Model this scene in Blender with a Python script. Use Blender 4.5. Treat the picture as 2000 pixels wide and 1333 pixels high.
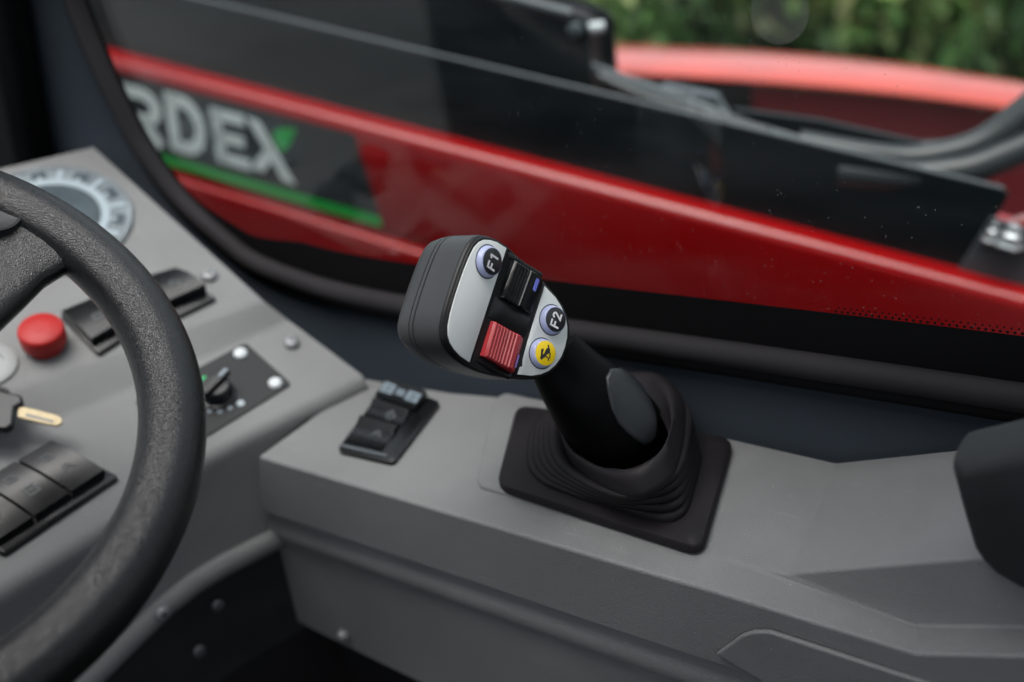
import bpy, math, random
from math import sin, cos, pi, radians
from mathutils import Vector as V, Matrix
from mathutils.bvhtree import BVHTree

random.seed(7)
scene = bpy.context.scene
for o in list(bpy.data.objects):
    bpy.data.objects.remove(o)

# ------------------------------------------------------------------ camera
FPX, CX, CY = 1944.4, 1000.0, 666.5            # focal length and centre, in photo pixels (2000 x 1333)
ROT = Matrix(((0.8301248, -0.1489472, 0.5373151),
              (0.5376645, 0.4690708, -0.7006351),
              (-0.1476802, 0.8705096, 0.4694716)))
CAM = V((0.2825, -0.4546, 0.4038))
cam_data = bpy.data.cameras.new('camera')
cam = bpy.data.objects.new('camera', cam_data)
scene.collection.objects.link(cam)
cam.matrix_world = Matrix.Translation(CAM) @ ROT.to_4x4()
cam_data.sensor_width = 36.0
cam_data.lens = 35.0
cam_data.clip_start = 0.02
cam_data.clip_end = 300.0
cam_data.dof.use_dof = True
cam_data.dof.focus_distance = 0.578
cam_data.dof.aperture_fstop = 3.1
cam_data.dof.aperture_blades = 0
scene.camera = cam

# ------------------------------------------------------------------ light
SUN_DIR = V((0.05, -0.17, 0.98)).normalized()     # towards the bright part of the overcast sky
world = bpy.data.worlds.new('World')
scene.world = world
world.use_nodes = True
wn, wl = world.node_tree.nodes, world.node_tree.links
bg = wn['Background']
sky = wn.new('ShaderNodeTexSky')
sky.sky_type = 'NISHITA'
sky.sun_disc = False
sky.sun_elevation = math.asin(SUN_DIR.z)
sky.sun_rotation = math.atan2(SUN_DIR.x, SUN_DIR.y)
sky.air_density = 1.0
sky.dust_density = 4.0
hs = wn.new('ShaderNodeHueSaturation')
hs.inputs['Saturation'].default_value = 0.35
wl.new(sky.outputs[0], hs.inputs['Color'])
wl.new(hs.outputs[0], bg.inputs['Color'])
bg.inputs['Strength'].default_value = 0.15
sun_data = bpy.data.lights.new('sun', 'SUN')
sun_data.energy = 1.3
sun_data.angle = radians(50)
sun_data.color = (1.0, 0.985, 0.96)
sun = bpy.data.objects.new('sun', sun_data)
scene.collection.objects.link(sun)
sun.rotation_euler = SUN_DIR.to_track_quat('Z', 'Y').to_euler()
sun.location = (0, 0, 5)

vs = scene.view_settings
vs.view_transform = 'Standard'
vs.look = 'None'
vs.exposure = 1.05
vs.gamma = 1.0
scene.render.engine = 'CYCLES'
scene.cycles.max_bounces = 8
scene.cycles.transparent_max_bounces = 12
scene.cycles.sample_clamp_indirect = 6.0

# ------------------------------------------------------------------ pixels to points
def ray(px, py): return ROT @ V(((px - CX) / FPX, -(py - CY) / FPX, -1.0))
def onz(px, py, z=0.0):
    r = ray(px, py); return CAM + r * ((z - CAM.z) / r.z)
def ony(px, py, y):
    r = ray(px, py); return CAM + r * ((y - CAM.y) / r.y)
def onp(px, py, P, n):
    r = ray(px, py); return CAM + r * ((P - CAM).dot(n) / r.dot(n))
def pd(px, py, d): return CAM + ray(px, py) * d

# ------------------------------------------------------------------ materials
MATS = {}
def mat(name, col, rough=0.5, metal=0.0, spec=0.5, bump=0.0, bscale=400.0, var=0.0, vscale=20.0, coat=0.0, kind='noise', bdist=0.001):
    m = bpy.data.materials.new(name); m.use_nodes = True
    nt = m.node_tree; N, L = nt.nodes, nt.links
    p = N['Principled BSDF']
    p.inputs['Base Color'].default_value = (*col, 1)
    p.inputs['Roughness'].default_value = rough
    p.inputs['Metallic'].default_value = metal
    p.inputs['Specular IOR Level'].default_value = spec
    p.inputs['Coat Weight'].default_value = coat
    p.inputs['Coat Roughness'].default_value = 0.08
    tc = N.new('ShaderNodeTexCoord')
    if bump > 0:
        if kind == 'grain':
            t = N.new('ShaderNodeTexVoronoi'); t.feature = 'SMOOTH_F1'; t.inputs['Scale'].default_value = bscale
            t.inputs['Smoothness'].default_value = 0.35
            dn = N.new('ShaderNodeTexNoise'); dn.inputs['Scale'].default_value = bscale * 0.6
            dm = N.new('ShaderNodeMixRGB'); dm.inputs[0].default_value = 0.0012 * 400 / bscale
            ad = N.new('ShaderNodeVectorMath'); ad.operation = 'MULTIPLY_ADD'
            L.new(tc.outputs['Object'], dn.inputs['Vector'])
            ad.inputs[1].default_value = (0.8 / bscale,) * 3
            L.new(dn.outputs['Color'], ad.inputs[0]); L.new(tc.outputs['Object'], ad.inputs[2])
            L.new(ad.outputs[0], t.inputs['Vector'])
            out = t.outputs['Distance']
        else:
            t = N.new('ShaderNodeTexNoise'); t.inputs['Scale'].default_value = bscale
            t.inputs['Detail'].default_value = 3.0
            L.new(tc.outputs['Object'], t.inputs['Vector'])
            out = t.outputs['Fac']
        b = N.new('ShaderNodeBump'); b.inputs['Strength'].default_value = bump; b.inputs['Distance'].default_value = bdist
        L.new(out, b.inputs['Height']); L.new(b.outputs[0], p.inputs['Normal'])
    if var > 0:
        n2 = N.new('ShaderNodeTexNoise'); n2.inputs['Scale'].default_value = vscale; n2.inputs['Detail'].default_value = 6.0
        L.new(tc.outputs['Object'], n2.inputs['Vector'])
        mp = N.new('ShaderNodeMapRange'); mp.inputs[1].default_value = 0.3; mp.inputs[2].default_value = 0.7
        mp.inputs[3].default_value = 1 - var; mp.inputs[4].default_value = 1 + var
        L.new(n2.outputs['Fac'], mp.inputs[0])
        mx = N.new('ShaderNodeMixRGB'); mx.blend_type = 'MULTIPLY'; mx.inputs[0].default_value = 1.0
        mx.inputs[1].default_value = (*col, 1); L.new(mp.outputs[0], mx.inputs[2])
        L.new(mx.outputs[0], p.inputs['Base Color'])
        m2 = N.new('ShaderNodeMapRange'); m2.inputs[3].default_value = max(0.02, rough - 0.06); m2.inputs[4].default_value = min(1, rough + 0.08)
        L.new(n2.outputs['Fac'], m2.inputs[0]); L.new(m2.outputs[0], p.inputs['Roughness'])
    MATS[name] = m
    return m

mat('grey_plastic', (0.163, 0.167, 0.166), 0.55, spec=0.3, bump=0.6, bscale=1000, var=0.08, vscale=14, bdist=0.0007)
def wear(name):
    m = MATS[name]; N, L = m.node_tree.nodes, m.node_tree.links; p = N['Principled BSDF']
    src = p.inputs['Base Color'].links[0].from_socket
    tc = N.new('ShaderNodeTexCoord')
    v = N.new('ShaderNodeTexVoronoi'); v.inputs['Scale'].default_value = 160; L.new(tc.outputs['Object'], v.inputs['Vector'])
    sp = N.new('ShaderNodeSeparateColor'); L.new(v.outputs['Color'], sp.inputs[0])
    g1 = N.new('ShaderNodeMath'); g1.operation = 'GREATER_THAN'; g1.inputs[1].default_value = 0.93; L.new(sp.outputs[0], g1.inputs[0])
    g2 = N.new('ShaderNodeMath'); g2.operation = 'LESS_THAN'; g2.inputs[1].default_value = 0.09; L.new(v.outputs['Distance'], g2.inputs[0])
    k = N.new('ShaderNodeMath'); k.operation = 'MULTIPLY'; L.new(g1.outputs[0], k.inputs[0]); L.new(g2.outputs[0], k.inputs[1])
    mp = N.new('ShaderNodeMapping'); mp.inputs['Scale'].default_value = (6, 90, 60); mp.inputs['Rotation'].default_value = (0, 0, 0.5); L.new(tc.outputs['Object'], mp.inputs['Vector'])
    n = N.new('ShaderNodeTexNoise'); n.inputs['Scale'].default_value = 3; n.inputs['Detail'].default_value = 4; L.new(mp.outputs[0], n.inputs['Vector'])
    r = N.new('ShaderNodeMapRange'); r.inputs[1].default_value = 0.66; r.inputs[2].default_value = 0.80; r.inputs[4].default_value = 0.22; L.new(n.outputs['Fac'], r.inputs[0])
    k2 = N.new('ShaderNodeMath'); k2.operation = 'MULTIPLY'; k2.inputs[1].default_value = 0.5; L.new(k.outputs[0], k2.inputs[0])
    mxx = N.new('ShaderNodeMath'); mxx.operation = 'MAXIMUM'; L.new(k2.outputs[0], mxx.inputs[0]); L.new(r.outputs[0], mxx.inputs[1])
    mix = N.new('ShaderNodeMixRGB'); L.new(mxx.outputs[0], mix.inputs[0]); L.new(src, mix.inputs[1]); mix.inputs[2].default_value = (0.34, 0.34, 0.33, 1)
    L.new(mix.outputs[0], p.inputs['Base Color'])
wear('grey_plastic')
mat('dark_trim', (0.016, 0.024, 0.033), 0.65, spec=0.25, bump=0.3, bscale=900, var=0.15, vscale=6, bdist=0.0004)
mat('seal_rubber', (0.018, 0.0165, 0.018), 0.75, spec=0.2, var=0.15, vscale=15)
mat('black_rubber', (0.003, 0.003, 0.0035), 0.7, spec=0.15)
mat('boot_rubber', (0.013, 0.0113, 0.0126), 0.5, spec=0.16, bump=0.3, bscale=700, var=0.25, vscale=25, bdist=0.0005)
mat('wheel_skin', (0.002, 0.0022, 0.0024), 0.22, spec=0.48, bump=0.4, bscale=1650, kind='grain', bdist=0.0008, var=0.08, vscale=30)
mat('wheel_dish', (0.02, 0.021, 0.022), 0.35)
mat('grip_plastic', (0.0012, 0.0013, 0.0015), 0.5, spec=0.08, bump=0.2, bscale=1800, bdist=0.0003)
mat('grip_satin', (0.016, 0.019, 0.02), 0.4, spec=0.4, bump=0.25, bscale=1800, bdist=0.0003)
mat('head_shell', (0.033, 0.036, 0.037), 0.42, bump=0.35, bscale=2200, bdist=0.0003, var=0.06, vscale=40)
mat('head_black', (0.0055, 0.006, 0.0065), 0.42, spec=0.3, bump=0.15, bscale=2200, bdist=0.0003)
mat('switch_black', (0.006, 0.0068, 0.0075), 0.27, spec=0.4, var=0.2, vscale=40)
mat('plate_silver', (0.68, 0.71, 0.69), 0.42, spec=0.4, var=0.03, vscale=30)
mat('button_ring', (0.38, 0.42, 0.62), 0.35)
mat('button_cap', (0.012, 0.013, 0.016), 0.38)
mat('legend_white', (0.75, 0.76, 0.78), 0.5)
mat('button_yellow', (0.86, 0.60, 0.002), 0.4)
mat('rocker_red', (0.36, 0.022, 0.028), 0.42, var=0.08, vscale=80)
mat('led_blue', (0.22, 0.26, 0.85), 0.35)
mat('led_violet', (0.42, 0.28, 0.80), 0.35)
mat('icon_grey', (0.045, 0.052, 0.055), 0.5)
mat('icon_light', (0.16, 0.20, 0.23), 0.5)
mat('icon_green', (0.0, 0.35, 0.10), 0.5)
mat('red_button', (0.34, 0.014, 0.013), 0.45, spec=0.3, var=0.04, vscale=60)
mat('zinc', (0.55, 0.57, 0.58), 0.32, metal=0.85, var=0.08, vscale=120)
mat('white_cap', (0.52, 0.56, 0.57), 0.4)
mat('lock_grey', (0.24, 0.25, 0.25), 0.5)
mat('bolt_grey', (0.22, 0.23, 0.235), 0.38, metal=0.3)
mat('bolt_dark', (0.10, 0.105, 0.11), 0.4, metal=0.4)
mat('brass', (0.34, 0.285, 0.18), 0.5, metal=0.7, var=0.15, vscale=200)
mat('knob_plate', (0.017, 0.0185, 0.0195), 0.55, spec=0.25, bump=0.2, bscale=1500, bdist=0.0003)
mat('gauge_face', (0.165, 0.195, 0.21), 0.25, var=0.25, vscale=45, coat=0.3)
mat('gauge_tick', (0.29, 0.35, 0.38), 0.35)
mat('gauge_inner', (0.055, 0.072, 0.082), 0.2, var=0.3, vscale=30, coat=0.5)
mat('boom_red', (0.27, 0.002, 0.003), 0.19, spec=0.5, var=0.05, vscale=5)
mat('boom_black', (0.0045, 0.0085, 0.0098), 0.42, spec=0.25, bump=0.15, bscale=300, var=0.2, vscale=4)
mat('steel_edge', (0.06, 0.072, 0.08), 0.42, var=0.1, vscale=12)  # grey metal; also colours the painted highlights along the boom plates
mat('decal_black', (0.009, 0.015, 0.018), 0.5, spec=0.3)
mat('decal_white', (0.80, 0.88, 0.86), 0.45)
mat('decal_green', (0.0, 0.42, 0.05), 0.4)
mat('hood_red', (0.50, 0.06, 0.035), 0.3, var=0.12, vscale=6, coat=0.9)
mat('hood_shaded', (0.17, 0.006, 0.010), 0.35, var=0.12, vscale=4)  # the hood's red again, darkened for its shaded side
mat('hood_gap', (0.006, 0.005, 0.006), 0.6)
mat('hose', (0.022, 0.026, 0.028), 0.38, bump=0.2, bscale=200)
mat('armrest', (0.0105, 0.013, 0.0145), 0.75, bump=0.8, bscale=900, bdist=0.0006, var=0.25, vscale=60)
mat('shell_grey', (0.025, 0.026, 0.028), 0.7, var=0.2, vscale=5)
mat('floor_black', (0.005, 0.005, 0.0065), 0.75)
mat('bracket_black', (0.02, 0.021, 0.022), 0.5, var=0.2, vscale=20)
mat('pillar_black', (0.0022, 0.0027, 0.0034), 0.7, spec=0.15)
mat('yard', (0.075, 0.08, 0.08), 0.9, var=0.3, vscale=2)
mat('ground_soil', (0.05, 0.075, 0.03), 0.95, var=0.5, vscale=1.5)
mat('stem', (0.03, 0.035, 0.02), 0.9, var=0.3, vscale=20)
def leaf_mat():
    m = bpy.data.materials.new('leaf'); m.use_nodes = True
    N, L = m.node_tree.nodes, m.node_tree.links; p = N['Principled BSDF']
    oi = N.new('ShaderNodeNewGeometry'); cr = N.new('ShaderNodeValToRGB')
    L.new(oi.outputs['Random Per Island'], cr.inputs[0])
    e = cr.color_ramp.elements
    e[0].position = 0.0; e[0].color = (0.025, 0.05, 0.016, 1)
    e[1].position = 1.0; e[1].color = (0.08, 0.15, 0.035, 1)
    x = e.new(0.45); x.color = (0.04, 0.095, 0.024, 1)
    x = e.new(0.9); x.color = (0.09, 0.085, 0.045, 1)
    tc = N.new('ShaderNodeTexCoord'); no = N.new('ShaderNodeTexNoise'); no.inputs['Scale'].default_value = 1.6; no.inputs['Detail'].default_value = 3
    L.new(tc.outputs['Object'], no.inputs['Vector'])
    c2 = N.new('ShaderNodeValToRGB'); L.new(no.outputs['Fac'], c2.inputs[0])
    c2.color_ramp.elements[0].position = 0.36; c2.color_ramp.elements[0].color = (0.45, 0.7, 0.42, 1)
    c2.color_ramp.elements[1].position = 0.66; c2.color_ramp.elements[1].color = (2.3, 2.3, 1.6, 1)
    mm = N.new('ShaderNodeMixRGB'); mm.blend_type = 'MULTIPLY'; mm.inputs[0].default_value = 1
    L.new(cr.outputs[0], mm.inputs[1]); L.new(c2.outputs[0], mm.inputs[2])
    L.new(mm.outputs[0], p.inputs['Base Color']); p.inputs['Roughness'].default_value = 0.6
    MATS['leaf'] = m
leaf_mat()
def glass_mat():
    m = bpy.data.materials.new('window_glass'); m.use_nodes = True
    nt = m.node_tree; N, L = nt.nodes, nt.links
    N.remove(N['Principled BSDF']); out = N['Material Output']
    tr = N.new('ShaderNodeBsdfTransparent'); tr.inputs[0].default_value = (0.93, 0.955, 0.945, 1)
    gl = N.new('ShaderNodeBsdfGlossy'); gl.inputs['Roughness'].default_value = 0.02
    fr = N.new('ShaderNodeFresnel'); fr.inputs[0].default_value = 1.5
    ge = N.new('ShaderNodeNewGeometry'); im = N.new('ShaderNodeMapRange'); im.inputs[3].default_value = 1.5; im.inputs[4].default_value = 1 / 1.5
    L.new(ge.outputs['Backfacing'], im.inputs[0]); L.new(im.outputs[0], fr.inputs[0])      # same reflectance on entering and leaving the pane
    mx = N.new('ShaderNodeMixShader'); L.new(fr.outputs[0], mx.inputs[0]); L.new(tr.outputs[0], mx.inputs[1]); L.new(gl.outputs[0], mx.inputs[2])
    tc = N.new('ShaderNodeTexCoord')
    # dust specks: sparse small dots of uneven size
    def specks(scale, thr, rad):
        v = N.new('ShaderNodeTexVoronoi'); v.inputs['Scale'].default_value = scale; v.inputs['Randomness'].default_value = 1
        L.new(tc.outputs['Object'], v.inputs['Vector'])
        sp = N.new('ShaderNodeSeparateColor'); L.new(v.outputs['Color'], sp.inputs[0])
        g = N.new('ShaderNodeMath'); g.operation = 'GREATER_THAN'; g.inputs[1].default_value = thr; L.new(sp.outputs[0], g.inputs[0])
        r = N.new('ShaderNodeMath'); r.operation = 'MULTIPLY_ADD'; r.inputs[1].default_value = rad; r.inputs[2].default_value = rad * 0.3; L.new(sp.outputs[1], r.inputs[0])
        lt = N.new('ShaderNodeMath'); lt.operation = 'LESS_THAN'; L.new(v.outputs['Distance'], lt.inputs[0]); L.new(r.outputs[0], lt.inputs[1])
        k = N.new('ShaderNodeMath'); k.operation = 'MULTIPLY'; L.new(g.outputs[0], k.inputs[0]); L.new(lt.outputs[0], k.inputs[1])
        return k.outputs[0]
    a = specks(150, 0.93, 0.09); b = specks(420, 0.86, 0.15)
    ad = N.new('ShaderNodeMath'); ad.operation = 'MAXIMUM'; L.new(a, ad.inputs[0]); L.new(b, ad.inputs[1])
    # specks gather towards the rear of the pane
    sx = N.new('ShaderNodeSeparateXYZ'); L.new(tc.outputs['Object'], sx.inputs[0])
    mr = N.new('ShaderNodeMapRange'); mr.inputs[1].default_value = -0.4; mr.inputs[2].default_value = 0.25
    mr.inputs[3].default_value = 0.03; mr.inputs[4].default_value = 0.33; L.new(sx.outputs[0], mr.inputs[0])
    mu = N.new('ShaderNodeMath'); mu.operation = 'MULTIPLY'; L.new(ad.outputs[0], mu.inputs[0]); L.new(mr.outputs[0], mu.inputs[1])
    # faint film of dirt
    no = N.new('ShaderNodeTexNoise'); no.inputs['Scale'].default_value = 9; no.inputs['Detail'].default_value = 5
    wm = N.new('ShaderNodeMapping'); wm.inputs['Scale'].default_value = (0.5, 1, 2.6); wm.inputs['Rotation'].default_value = (0, 0.6, 0); L.new(tc.outputs['Object'], wm.inputs['Vector']); L.new(wm.outputs[0], no.inputs['Vector'])
    nr = N.new('ShaderNodeMapRange'); nr.inputs[1].default_value = 0.4; nr.inputs[2].default_value = 0.75; nr.inputs[3].default_value = 0.001; nr.inputs[4].default_value = 0.022
    L.new(no.outputs['Fac'], nr.inputs[0])
    m2 = N.new('ShaderNodeMath'); m2.operation = 'MAXIMUM'; L.new(mu.outputs[0], m2.inputs[0]); L.new(nr.outputs[0], m2.inputs[1])
    df = N.new('ShaderNodeBsdfDiffuse'); df.inputs[0].default_value = (0.45, 0.46, 0.45, 1)
    tl = N.new('ShaderNodeBsdfTranslucent'); tl.inputs[0].default_value = (0.45, 0.46, 0.45, 1)
    dd = N.new('ShaderNodeMixShader'); dd.inputs[0].default_value = 0.5; L.new(df.outputs[0], dd.inputs[1]); L.new(tl.outputs[0], dd.inputs[2])
    fin = N.new('ShaderNodeMixShader'); L.new(m2.outputs[0], fin.inputs[0]); L.new(mx.outputs[0], fin.inputs[1]); L.new(dd.outputs[0], fin.inputs[2])
    L.new(fin.outputs[0], out.inputs['Surface'])
    MATS['window_glass'] = m
glass_mat()
def spot_mat():
    m = bpy.data.materials.new('dried_spot'); m.use_nodes = True
    N, L = m.node_tree.nodes, m.node_tree.links; N.remove(N['Principled BSDF'])
    tr = N.new('ShaderNodeBsdfTransparent'); df = N.new('ShaderNodeBsdfTranslucent'); df.inputs[0].default_value = (0.5, 0.5, 0.46, 1)
    mx = N.new('ShaderNodeMixShader'); mx.inputs[0].default_value = 0.13
    L.new(tr.outputs[0], mx.inputs[1]); L.new(df.outputs[0], mx.inputs[2]); L.new(mx.outputs[0], N['Material Output'].inputs['Surface'])
    MATS['dried_spot'] = m
spot_mat()

# ------------------------------------------------------------------ objects
def tag(o, label=None, cat=None, group=None, kind=None):
    if label: o['label'] = label
    if cat: o['category'] = cat
    if group: o['group'] = group
    if kind: o['kind'] = kind
    return o
ORIG = {}
def thing(name, loc, label, cat, group=None):
    o = bpy.data.objects.new(name, None); scene.collection.objects.link(o)
    o.location = loc; o.empty_display_size = 0.03; ORIG[o] = V(loc)
    return tag(o, label, cat, group)
def obj(name, verts, faces, m, parent=None, smooth=None, bevel=0.0, bseg=2, fmats=None, org=None):
    """one mesh object; verts are world points"""
    off = ORIG[parent] if parent else (V(org) if org else V((0, 0, 0)))
    me = bpy.data.meshes.new(name)
    me.from_pydata([tuple(V(v) - off) for v in verts], [], faces)
    mats = m if isinstance(m, (list, tuple)) else [m]
    for k in mats: me.materials.append(MATS[k])
    if fmats:
        for p, i in zip(me.polygons, fmats): p.material_index = i
    me.update()
    import bmesh
    bm = bmesh.new(); bm.from_mesh(me); bmesh.ops.recalc_face_normals(bm, faces=bm.faces); bm.to_mesh(me); bm.free()
    if smooth is not None:
        for p in me.polygons: p.use_smooth = True
        me.set_sharp_from_angle(angle=radians(smooth))
    o = bpy.data.objects.new(name, me); scene.collection.objects.link(o)
    if parent:
        o.parent = parent
        ORIG[o] = off
    elif org:
        o.location = off
        ORIG[o] = off
    else:
        ORIG[o] = V((0, 0, 0))
    if bevel > 0:
        b = o.modifiers.new('bevel', 'BEVEL'); b.width = bevel; b.segments = bseg; b.limit_method = 'ANGLE'; b.angle_limit = radians(35)
        b.harden_normals = False
    return o

class G:
    def __init__(s): s.v, s.f, s.m = [], [], []
    def add(s, vs, fs, mi=0):
        k = len(s.v); s.v += [V(a) for a in vs]; s.f += [tuple(i + k for i in f) for f in fs]; s.m += [mi] * len(fs); return s
    def prism(s, loop, d, mi=0):
        n = len(loop); a = [V(p) for p in loop]; b = [p + d for p in a]
        return s.add(a + b, [tuple(range(n)), tuple(range(2 * n - 1, n - 1, -1))] + [(i, (i + 1) % n, n + (i + 1) % n, n + i) for i in range(n)], mi)
    def loft(s, rings, cap0=True, cap1=True, closed=True, mi=0):
        n = len(rings[0]); vs = [p for r in rings for p in r]; fs = []
        for k in range(len(rings) - 1):
            for i in range(n if closed else n - 1):
                j = (i + 1) % n; fs.append((k * n + i, k * n + j, (k + 1) * n + j, (k + 1) * n + i))
        if cap0: fs.append(tuple(range(n)))
        if cap1: fs.append(tuple(range((len(rings) - 1) * n, len(rings) * n)))
        return s.add(vs, fs, mi)
    def tube(s, path, r, seg=12, closed=False, caps=True, mi=0, flat=1.0, up=None):
        P = [V(p) for p in path]; n = len(P); rings = []
        prev = None
        for i in range(n):
            a = P[(i - 1) % n] if (closed or i > 0) else P[i]
            b = P[(i + 1) % n] if (closed or i < n - 1) else P[i]
            t = (b - a).normalized()
            if up is not None: e1 = (up - t * up.dot(t)).normalized()
            else:
                ref = prev if prev is not None else (V((0, 0, 1)) if abs(t.z) < 0.9 else V((1, 0, 0)))
                e1 = (ref - t * ref.dot(t)).normalized()
            prev = e1; e2 = t.cross(e1)
            rr = r[i] if isinstance(r, (list, tuple)) else r
            rings.append([P[i] + e1 * (rr * cos(2 * pi * k / seg)) + e2 * (rr * flat * sin(2 * pi * k / seg)) for k in range(seg)])
        if closed: rings.append(rings[0]); caps = False
        return s.loft(rings, caps, caps, True, mi)
    def lathe(s, c, n, prof, seg=28, mi=0, cap0=True, cap1=True):
        """prof: list of (radius, height) along axis n from c"""
        e1, e2 = frame(n)
        rings = [[c + n * h + (e1 * cos(2 * pi * k / seg) + e2 * sin(2 * pi * k / seg)) * r for k in range(seg)] for r, h in prof]
        return s.loft(rings, cap0, cap1, True, mi)
    def build(s, name, m, parent=None, **k):
        return obj(name, s.v, s.f, m, parent, fmats=(s.m if isinstance(m, (list, tuple)) else None), **k)
def frame(n):
    n = n.normalized(); a = V((0, 0, 1)) if abs(n.z) < 0.9 else V((1, 0, 0))
    e1 = (a - n * a.dot(n)).normalized(); return e1, n.cross(e1)
def smooth_path(pts, k=6):
    """Catmull-Rom through the points"""
    P = [V(p) for p in pts]; out = []
    for i in range(len(P) - 1):
        p0 = P[i - 1] if i > 0 else P[i] * 2 - P[i + 1]
        p1, p2 = P[i], P[i + 1]
        p3 = P[i + 2] if i + 2 < len(P) else P[i + 1] * 2 - P[i]
        for j in range(k):
            t = j / k
            out.append(0.5 * ((2 * p1) + (p2 - p0) * t + (2 * p0 - 5 * p1 + 4 * p2 - p3) * t * t + (3 * p1 - p0 - 3 * p2 + p3) * t ** 3))
    out.append(P[-1]); return out
def lerp(a, b, t): return a + (b - a) * t
def stroke2d(pts, w, closed=False):
    """thick polyline in 2D with mitred joins -> left and right lists"""
    n = len(pts); Lf, Rt = [], []
    for i in range(n):
        p = V(pts[i])
        a = V(pts[i - 1]) if (closed or i > 0) else None
        b = V(pts[(i + 1) % n]) if (closed or i < n - 1) else None
        d1 = (p - a).normalized() if a is not None else None
        d2 = (b - p).normalized() if b is not None else None
        if d1 is None: d1 = d2
        if d2 is None: d2 = d1
        t = (d1 + d2).normalized(); nn = V((-t.y, t.x)); c = max(0.4, nn.dot(V((-d1.y, d1.x))))
        Lf.append(p + nn * (w / 2 / c)); Rt.append(p - nn * (w / 2 / c))
    return Lf, Rt
def add_stroke(g, pts, w, fn, th, mi=0, closed=False):
    """fn(x, y, h) -> world point"""
    Lf, Rt = stroke2d(pts, w, closed); n = len(pts); rg = range(n if closed else n - 1)
    lo = [fn(p.x, p.y, 0) for p in Lf] + [fn(p.x, p.y, 0) for p in Rt]
    hi = [fn(p.x, p.y, th) for p in Lf] + [fn(p.x, p.y, th) for p in Rt]
    fs = []
    for i in rg:
        j = (i + 1) % n
        fs += [(2 * n + i, 2 * n + j, 3 * n + j, 3 * n + i), (i, j, 2 * n + j, 2 * n + i), (n + i, n + j, 3 * n + j, 3 * n + i)]
    if not closed: fs += [(0, n, 3 * n, 2 * n), (n - 1, 2 * n - 1, 4 * n - 1, 3 * n - 1)]
    g.add(lo + hi, fs, mi)

# ================================================================== SETTING
GZ = -1.55
g = G().add([(-40, -40, GZ), (40, -40, GZ), (40, 60, GZ), (-40, 60, GZ)], [(0, 1, 2, 3)])
tag(g.build('ground', 'yard'), kind='structure')
g = G().prism([(-1.3, -1.3, -0.46), (1.2, -1.3, -0.46), (1.2, 0.16, -0.46), (-1.3, 0.16, -0.46)], V((0, 0, -0.05)))
tag(g.build('cab_floor', 'floor_black'), kind='structure')

# ------------------------------------------------------------------ cab wall with the window opening
YW = 0.090
seal_px = [(126, -130), (146, -40), (168, 30), (205, 120), (246, 208), (290, 290), (362, 388), (455, 472), (505, 508), (575, 537), (650, 561), (750, 583), (870, 603), (1000, 621), (1130, 641), (1500, 694), (2000, 768)]
seal = [ony(x, y, YW) for x, y in seal_px]
seal = [seal[0] + V((0.03, 0, 0.30))] + seal + [seal[-1] + V((0.30, 0, 0.002))]
seal = smooth_path(seal, 6)
# outward direction in the wall plane (away from the window)
def outward(path, i):
    a, b = path[max(0, i - 1)], path[min(len(path) - 1, i + 1)]
    t = (b - a).normalized(); return V((t.z, 0, -t.x)) * -1 if False else V((t.z, 0, -t.x))
nS = len(seal)
inner = [seal[i] + outward(seal, i) * 0.004 for i in range(nS)]
outer = []
for i in range(nS):
    p = seal[i]
    if p.x < -0.46: outer.append(V((-1.25, YW, p.z if p.z > 0.1 else p.z)))
    else: outer.append(V((p.x, YW, -0.46)))
# bottom left corner: let the left points fan down
vs_, fs_ = [], []
for i in range(nS): vs_ += [inner[i], outer[i]]
for i in range(nS - 1): fs_.append((2 * i, 2 * i + 2, 2 * i + 3, 2 * i + 1))
k0 = max(i for i in range(nS) if outer[i].x < -1.2)
vs_.append(V((-1.25, YW, -0.46))); fs_.append((2 * k0 + 1, 2 * k0 + 3, len(vs_) - 1))
wall = obj('cab_wall', vs_, fs_, 'dark_trim', smooth=30)
sm = wall.modifiers.new('thick', 'SOLIDIFY'); sm.thickness = 0.006; sm.offset = 0
for v in wall.data.vertices: v.co.y += 0.004
tag(wall, kind='structure')

# unseen cab shell, added to shade the inside; roof opening sized for top light, walls open above the sill
def shell(name, pieces):
    g = G()
    for a, b in pieces:
        (x0, y0, z0), (x1, y1, z1) = a, b
        g.prism([(x0, y0, z0), (x1, y0, z0), (x1, y1, z0), (x0, y1, z0)], V((0, 0, z1 - z0)))
    return tag(g.build(name, 'shell_grey'), kind='structure')
ZR = 0.98
shell('cab_ceiling', [((-1.3, -1.35, ZR), (-0.95, 0.13, ZR + 0.05)), ((0.10, -1.35, ZR), (1.2, 0.13, ZR + 0.05)), ((-0.95, -1.35, ZR), (0.10, -0.58, ZR + 0.05)), ((-0.95, 0.08, ZR), (0.10, 0.13, ZR + 0.05))])
shell('cab_wall', [((-1.3, -1.35, -0.46), (1.2, -1.30, 0.30)), ((-0.35, -1.35, 0.30), (-0.25, -1.30, ZR)), ((1.15, -1.30, -0.46), (1.2, 0.13, 0.45))])

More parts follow.
